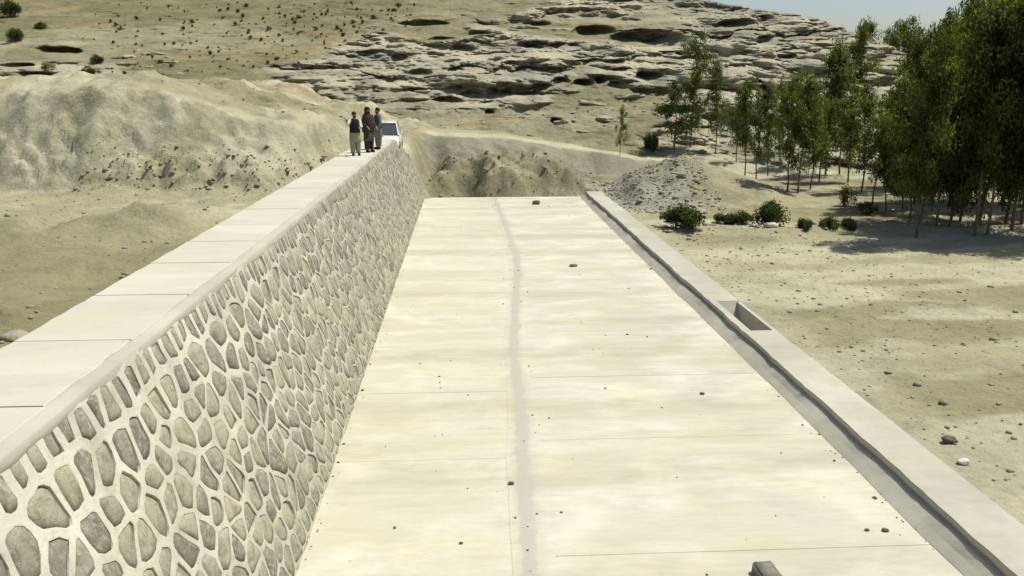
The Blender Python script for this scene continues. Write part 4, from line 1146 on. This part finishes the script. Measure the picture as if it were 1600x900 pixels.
def person(loc, rz, h, label, arms, cloth, head_turn=0.0):
    """figure 1.70 m tall facing -Y, one skinned body; arms = ((elbow, wrist) left, right); cloth = dict of materials"""
    V, E, Rr = [], [], []
    def add(p, r, par=None):
        V.append(p); Rr.append(r)
        if par is not None: E.append((par, len(V) - 1))
        return len(V) - 1
    pel = add((0, 0, 0.92), 0.135); wa = add((0, 0, 1.08), 0.125, pel); ch = add((0, -0.01, 1.28), 0.150, wa); nb = add((0, 0.01, 1.42), 0.075, ch)
    nk = add((0, 0.0, 1.48), 0.056, nb); jaw = add((0, -0.018, 1.545), 0.072, nk); hd = add((0, -0.008, 1.615), 0.092, jaw); tp = add((0, 0.0, 1.672), 0.066, hd)
    nose = add((math.sin(head_turn) * 0.105, -0.108 * math.cos(head_turn), 1.588), 0.013, hd)
    for s in (-1, 1):
        er = add((s * 0.098, 0.005, 1.59), 0.012, hd)
        hp = add((s * 0.095, 0, 0.88), 0.098, pel); kn = add((s * 0.105, -0.015, 0.50), 0.062, hp); an = add((s * 0.11, 0.01, 0.09), 0.042, kn); to = add((s * 0.125, -0.13, 0.035), 0.036, an)
        sh = add((s * 0.185, 0.0, 1.37), 0.066, ch)
        el_, wr_ = arms[0] if s < 0 else arms[1]
        el = add(el_, 0.043, sh); wr = add(wr_, 0.028, el)
        d = (Vector(wr_) - Vector(el_)).normalized()
        side = d.cross(Vector((0, 0, 1)))
        side = side.normalized() if side.length > 0.05 else Vector((1, 0, 0))
        pm = add(tuple(Vector(wr_) + d * 0.065), 0.034, wr)
        for f_, L_ in zip((-0.026, -0.009, 0.009, 0.026), (0.068, 0.082, 0.078, 0.058)):
            k1 = add(tuple(Vector(wr_) + d * 0.105 + side * f_), 0.0095, pm); add(tuple(Vector(wr_) + d * (0.105 + L_ * 0.7) + side * f_ * 1.1 + Vector((0, 0, -0.018))), 0.008, k1)
        th_ = add(tuple(Vector(wr_) + d * 0.055 + side * -0.045), 0.0105, wr); add(tuple(Vector(wr_) + d * 0.095 + side * -0.062), 0.009, th_)
    me = bpy.data.meshes.new('person'); me.from_pydata(V, E, []); me.update()
    o = link('person', me, M_SKIN)
    md = o.modifiers.new('skin', 'SKIN'); md.use_smooth_shade = True
    for i, sv in enumerate(me.skin_vertices[0].data):
        sv.radius = (Rr[i], Rr[i] * (0.72 if i in (pel, wa, ch) else 1)); sv.use_root = (i == pel)
    o.modifiers.new('sub', 'SUBSURF').levels = 1; o.modifiers['sub'].render_levels = 2
    dg = bpy.context.evaluated_depsgraph_get()
    nm = bpy.data.meshes.new_from_object(o.evaluated_get(dg)); o.modifiers.clear(); o.data = nm
    if not nm.materials: nm.materials.append(M_SKIN)
    tag(o, label, 'person', 'people standing on the crest')
    o.location = loc; o.rotation_euler = (0, 0, rz); o.scale = (h / 1.70,) * 3
    # hair, beard, eyes
    hb = bmesh.new(); bmesh.ops.create_uvsphere(hb, u_segments=16, v_segments=10, radius=0.105)
    for v in list(hb.verts):
        if v.co.z < -0.012 and v.co.y < 0.02: hb.verts.remove(v)
    for v in hb.verts: v.co = Vector((v.co.x * 0.95, v.co.y * 1.06 + 0.008, v.co.z * 1.0 + 1.625))
    bm_obj('hair', hb, cloth.get('hair', M_HAIR), o, True)
    bb = bmesh.new(); bmesh.ops.create_uvsphere(bb, u_segments=12, v_segments=8, radius=0.06)
    for v in bb.verts: v.co = Vector((v.co.x * 1.1, v.co.y * 0.9 - 0.045, v.co.z * 0.95 + 1.525))
    bm_obj('beard', bb, M_HAIR, o, True)
    for s in (-1, 1):
        eb = bmesh.new(); bmesh.ops.create_uvsphere(eb, u_segments=8, v_segments=6, radius=0.012); bmesh.ops.translate(eb, verts=eb.verts, vec=(s * 0.034, -0.094, 1.605)); bm_obj('eye', eb, M_HAIR, o, True)
    # clothes
    hem = cloth['hem']
    loft('tunic', [(0, 0, hem, 0.235, 0.175), (0, 0, hem + 0.12, 0.225, 0.165), (0, 0, 0.88, 0.205, 0.15), (0, 0, 1.06, 0.185, 0.135), (0, 0, 1.26, 0.205, 0.142), (0, 0, 1.37, 0.205, 0.125), (0, 0, 1.43, 0.11, 0.09), (0, 0, 1.46, 0.07, 0.07)], cloth['tunic'], o, 16)
    tube_obj('trousers', [([(s * 0.095, 0, 0.86), (s * 0.105, -0.01, 0.60), (s * 0.108, -0.01, 0.35), (s * 0.11, 0.0, 0.13)], [0.13, 0.118, 0.108, 0.088]) for s in (-1, 1)], cloth['trousers'], o, 12)
    for s in (-1, 1):
        el_, wr_ = arms[0] if s < 0 else arms[1]
        e = Vector(el_); w = Vector(wr_); 
        tube_obj('sleeve', [([(s * 0.165, 0, 1.395), tuple(Vector((s * 0.19, 0, 1.36)).lerp(e, 0.3)), tuple(e), tuple(e.lerp(w, 0.55)), tuple(e.lerp(w, 0.93))], [0.080, 0.075, 0.062, 0.056, 0.050])], cloth['sleeve'], o, 10)
        sb = bmesh.new(); bmesh.ops.create_uvsphere(sb, u_segments=10, v_segments=8, radius=0.06)
        for v in sb.verts: v.co = Vector((v.co.x * 0.85 + s * 0.12, v.co.y * 2.1 - 0.065, max(-0.045, v.co.z) + 0.045))
        bm_obj('shoe', sb, M_HAIR, o, True)
    if 'vest' in cloth:
        loft('vest', [(0, 0, 0.90, 0.222, 0.166), (0, 0, 1.06, 0.205, 0.152), (0, 0, 1.26, 0.222, 0.158), (0, 0, 1.38, 0.214, 0.136), (0, 0, 1.435, 0.12, 0.098)], cloth['vest'], o, 16)
    if 'shawl' in cloth:
        loft('shawl', [(0.0, 0.02, 0.78, 0.25, 0.19), (0, 0.02, 1.0, 0.27, 0.20), (0, 0.02, 1.25, 0.275, 0.20), (0, 0.02, 1.40, 0.20, 0.16), (0, 0.035, 1.50, 0.105, 0.10), (0, 0.04, 1.60, 0.112, 0.105), (0, 0.03, 1.69, 0.10, 0.10), (0, 0.02, 1.735, 0.05, 0.05)], cloth['shawl'], o, 16)
    return o
pa = at(556, 243, Z_CR); pb = at(577, 238, Z_CR); pc = at(592, 233, Z_CR)
person((pa[0], pa[1], Z_CR), 0.45, 1.60, 'person in black vest and pale olive trousers, arm raised at the left', (((-0.34, -0.16, 1.22), (-0.44, -0.36, 1.38)), ((0.22, -0.16, 1.14), (0.10, -0.36, 1.12))), dict(hem=0.55, tunic=M_OLIVE, trousers=M_OLIVE, sleeve=M_WHITEC, vest=M_BLACK))
person((pb[0], pb[1], Z_CR), 0.85, 1.72, 'tallest person wrapped in dark brown clothes, in the middle of the group', (((-0.27, 0.0, 1.13), (-0.22, -0.18, 0.98)), ((0.27, 0.0, 1.13), (0.22, -0.18, 0.98))), dict(hem=0.45, tunic=M_BROWN2, trousers=M_BROWN, sleeve=M_BROWN, shawl=M_BROWN))
person((pc[0], pc[1], Z_CR), -1.15, 1.66, 'person in grey long shirt and dark green vest, right of the group by the car', (((-0.26, 0.02, 1.11), (-0.27, -0.10, 0.87)), ((0.26, 0.02, 1.11), (0.28, -0.10, 0.87))), dict(hem=0.50, tunic=M_GREYC, trousers=M_GREYC, sleeve=M_GREYC, vest=M_DKGREEN))

# ================================================================== THE CAR
M_PAINT, _nt, _b = mat_new('white_paint', 0.35); _b.inputs['Base Color'].default_value = (0.74, 0.73, 0.69, 1); _b.inputs['Coat Weight'].default_value = 0.5
_d = tex(_nt, wpos(_nt), 4, 5, 0.6); _nt.links.new(ramp(_nt, _d, [(0.35, (0.60, 0.57, 0.48)), (0.6, (0.76, 0.75, 0.71))]), _b.inputs['Base Color'])
M_GLASS, _nt, _b = mat_new('car_glass', 0.12); _b.inputs['Base Color'].default_value = (0.055, 0.07, 0.068, 1); _b.inputs['Specular IOR Level'].default_value = 0.6
M_RUBBER = m_flat('rubber', (0.03, 0.03, 0.03), 0.8); M_RIM = m_flat('rim_metal', (0.45, 0.45, 0.44), 0.35, 0.9, 0.05); M_LAMP = m_flat('lamp_glass', (0.55, 0.57, 0.58), 0.15, 0, 0.05, 0.6); M_TRIM = m_flat('black_trim', (0.02, 0.02, 0.02), 0.6)
CY, CX = 42.3, -4.08
zc_ = max(gz(CX + a, CY + b) for a in (-0.7, 0.7) for b in (0.7, 3.2))
car = empty('car', (CX, CY, zc_), 0.03); tag(car, 'white car facing the camera at the far end of the dam crest', 'car')
# body as cross sections along y (front at 0): (y, half width at sill, half width at belt, belt z)
bm = bmesh.new(); secs = []
for (y_, wb, wt, z0, z1) in ((0.0, 0.62, 0.60, 0.30, 0.60), (0.10, 0.74, 0.72, 0.22, 0.68), (0.45, 0.79, 0.76, 0.20, 0.76), (1.15, 0.81, 0.78, 0.20, 0.86), (2.2, 0.82, 0.79, 0.20, 0.90), (3.2, 0.81, 0.78, 0.20, 0.92), (3.75, 0.78, 0.75, 0.24, 0.92), (3.95, 0.70, 0.68, 0.32, 0.86)):
    pr = [(-wb * 0.95, z0), (-wb, z0 + 0.12), (-wb - 0.01, z0 + 0.30), (-wt, z1 - 0.06), (-wt + 0.09, z1), (0, z1 + 0.02), (wt - 0.09, z1), (wt, z1 - 0.06), (wb + 0.01, z0 + 0.30), (wb, z0 + 0.12), (wb * 0.95, z0)]
    secs.append([bm.verts.new((x, y_, z)) for x, z in pr])
for a, b in zip(secs, secs[1:]):
    for i in range(len(a)):
        j = (i + 1) % len(a); bm.faces.new((a[i], b[i], b[j], a[j]))
bm.faces.new(secs[0]); bm.faces.new(secs[-1][::-1])
bmesh.ops.recalc_face_normals(bm, faces=bm.faces)
body = bm_obj('body', bm, M_PAINT, car, True)
# cabin: pillars + roof
def prism(bm, quads):
    s = [[bm.verts.new(p) for p in q] for q in quads]
    for a, b in zip(s, s[1:]):
        for i in range(len(a)):
            j = (i + 1) % len(a); bm.faces.new((a[i], a[j], b[j], b[i]))
    bm.faces.new(s[0][::-1]); bm.faces.new(s[-1])
bm = bmesh.new()
prism(bm, [[(-0.55, 1.72, 1.42), (0.55, 1.72, 1.42), (0.55, 3.35, 1.42), (-0.55, 3.35, 1.42)], [(-0.60, 1.66, 1.455), (0.60, 1.66, 1.455), (0.60, 3.42, 1.455), (-0.60, 3.42, 1.455)], [(-0.57, 1.74, 1.50), (0.57, 1.74, 1.50), (0.57, 3.36, 1.50), (-0.57, 3.36, 1.50)], [(-0.40, 1.95, 1.535), (0.40, 1.95, 1.535), (0.40, 3.1, 1.535), (-0.40, 3.1, 1.535)]])
bmesh.ops.recalc_face_normals(bm, faces=bm.faces); bm_obj('roof', bm, M_PAINT, car, True)
for s in (-1, 1):
    for (yb_, yt_, wd) in ((1.05, 1.72, 0.075), (2.35, 2.40, 0.07), (3.78, 3.36, 0.12)):
        tube_obj('pillar', [([(s * 0.735, yb_, 0.86), (s * 0.585, yt_, 1.46)], [wd * 0.62, wd * 0.5])], M_PAINT, car, 6)
    mesh_py('side_window', [(s * 0.72, 1.15, 0.87), (s * 0.72, 3.70, 0.90), (s * 0.575, 3.34, 1.45), (s * 0.575, 1.76, 1.45)], [(0, 1, 2, 3)], M_GLASS, car)
    bm = bmesh.new(); bmesh.ops.create_uvsphere(bm, u_segments=10, v_segments=8, radius=0.09)
    for v in bm.verts: v.co = Vector((v.co.x * 1.1 + s * 0.86, v.co.y * 0.6 + 1.22, v.co.z * 0.75 + 0.97))
    bm_obj('mirror', bm, M_PAINT, car, True)
    bm = bmesh.new(); bmesh.ops.create_uvsphere(bm, u_segments=12, v_segments=8, radius=0.13)
    for v in bm.verts: v.co = Vector((v.co.x * 1.15 + s * 0.53, v.co.y * 0.55 + 0.09, v.co.z * 0.62 + 0.60))
    bm_obj('headlight', bm, M_LAMP, car, True)
    for yw in (0.72, 3.2):
        wv, wf = [], []
        prof = [(0.20, 0.07), (0.27, 0.09), (0.30, 0.06), (0.30, -0.06), (0.27, -0.09), (0.20, -0.07)]
        for i in range(20):
            t = 2 * PI * i / 20
            for r_, w_ in prof: wv.append((s * 0.74 + w_, yw + r_ * math.cos(t), 0.30 + r_ * math.sin(t)))
        for i in range(20):
            for k in range(6):
                j = (i + 1) % 20; l = (k + 1) % 6; wf.append((i * 6 + k, i * 6 + l, j * 6 + l, j * 6 + k))
        wh = empty('wheel'); wh.parent = car
        mesh_py('tyre', wv, wf, M_RUBBER, wh, True)
        rv_ = [(s * 0.74 + s * 0.05, yw, 0.30)] + [(s * 0.74 + s * (0.065 if i % 2 else 0.03), yw + 0.205 * math.cos(2 * PI * i / 20), 0.30 + 0.205 * math.sin(2 * PI * i / 20)) for i in range(20)]
        mesh_py('rim', rv_, [(0, 1 + i, 1 + (i + 1) % 20) for i in range(20)], M_RIM, wh)
mesh_py('windshield', [(-0.70, 1.10, 0.885), (0.70, 1.10, 0.885), (0.565, 1.74, 1.445), (-0.565, 1.74, 1.445), (0, 1.06, 0.885), (0, 1.70, 1.45)], [(0, 4, 5, 3), (4, 1, 2, 5)], M_GLASS, car)
mesh_py('rear_window', [(-0.66, 3.80, 0.92), (0.66, 3.80, 0.92), (0.56, 3.37, 1.44), (-0.56, 3.37, 1.44)], [(1, 0, 3, 2)], M_GLASS, car)
bm = bmesh.new(); box_bm(bm, -0.66, 0.66, -0.07, 0.10, 0.26, 0.44); bmesh.ops.bevel(bm, geom=list(bm.edges), offset=0.04, segments=2, affect='EDGES'); bm_obj('bumper', bm, M_PAINT, car, True)
bm = bmesh.new(); box_bm(bm, -0.34, 0.34, -0.022, 0.05, 0.49, 0.58); bm_obj('grille', bm, M_TRIM, car)
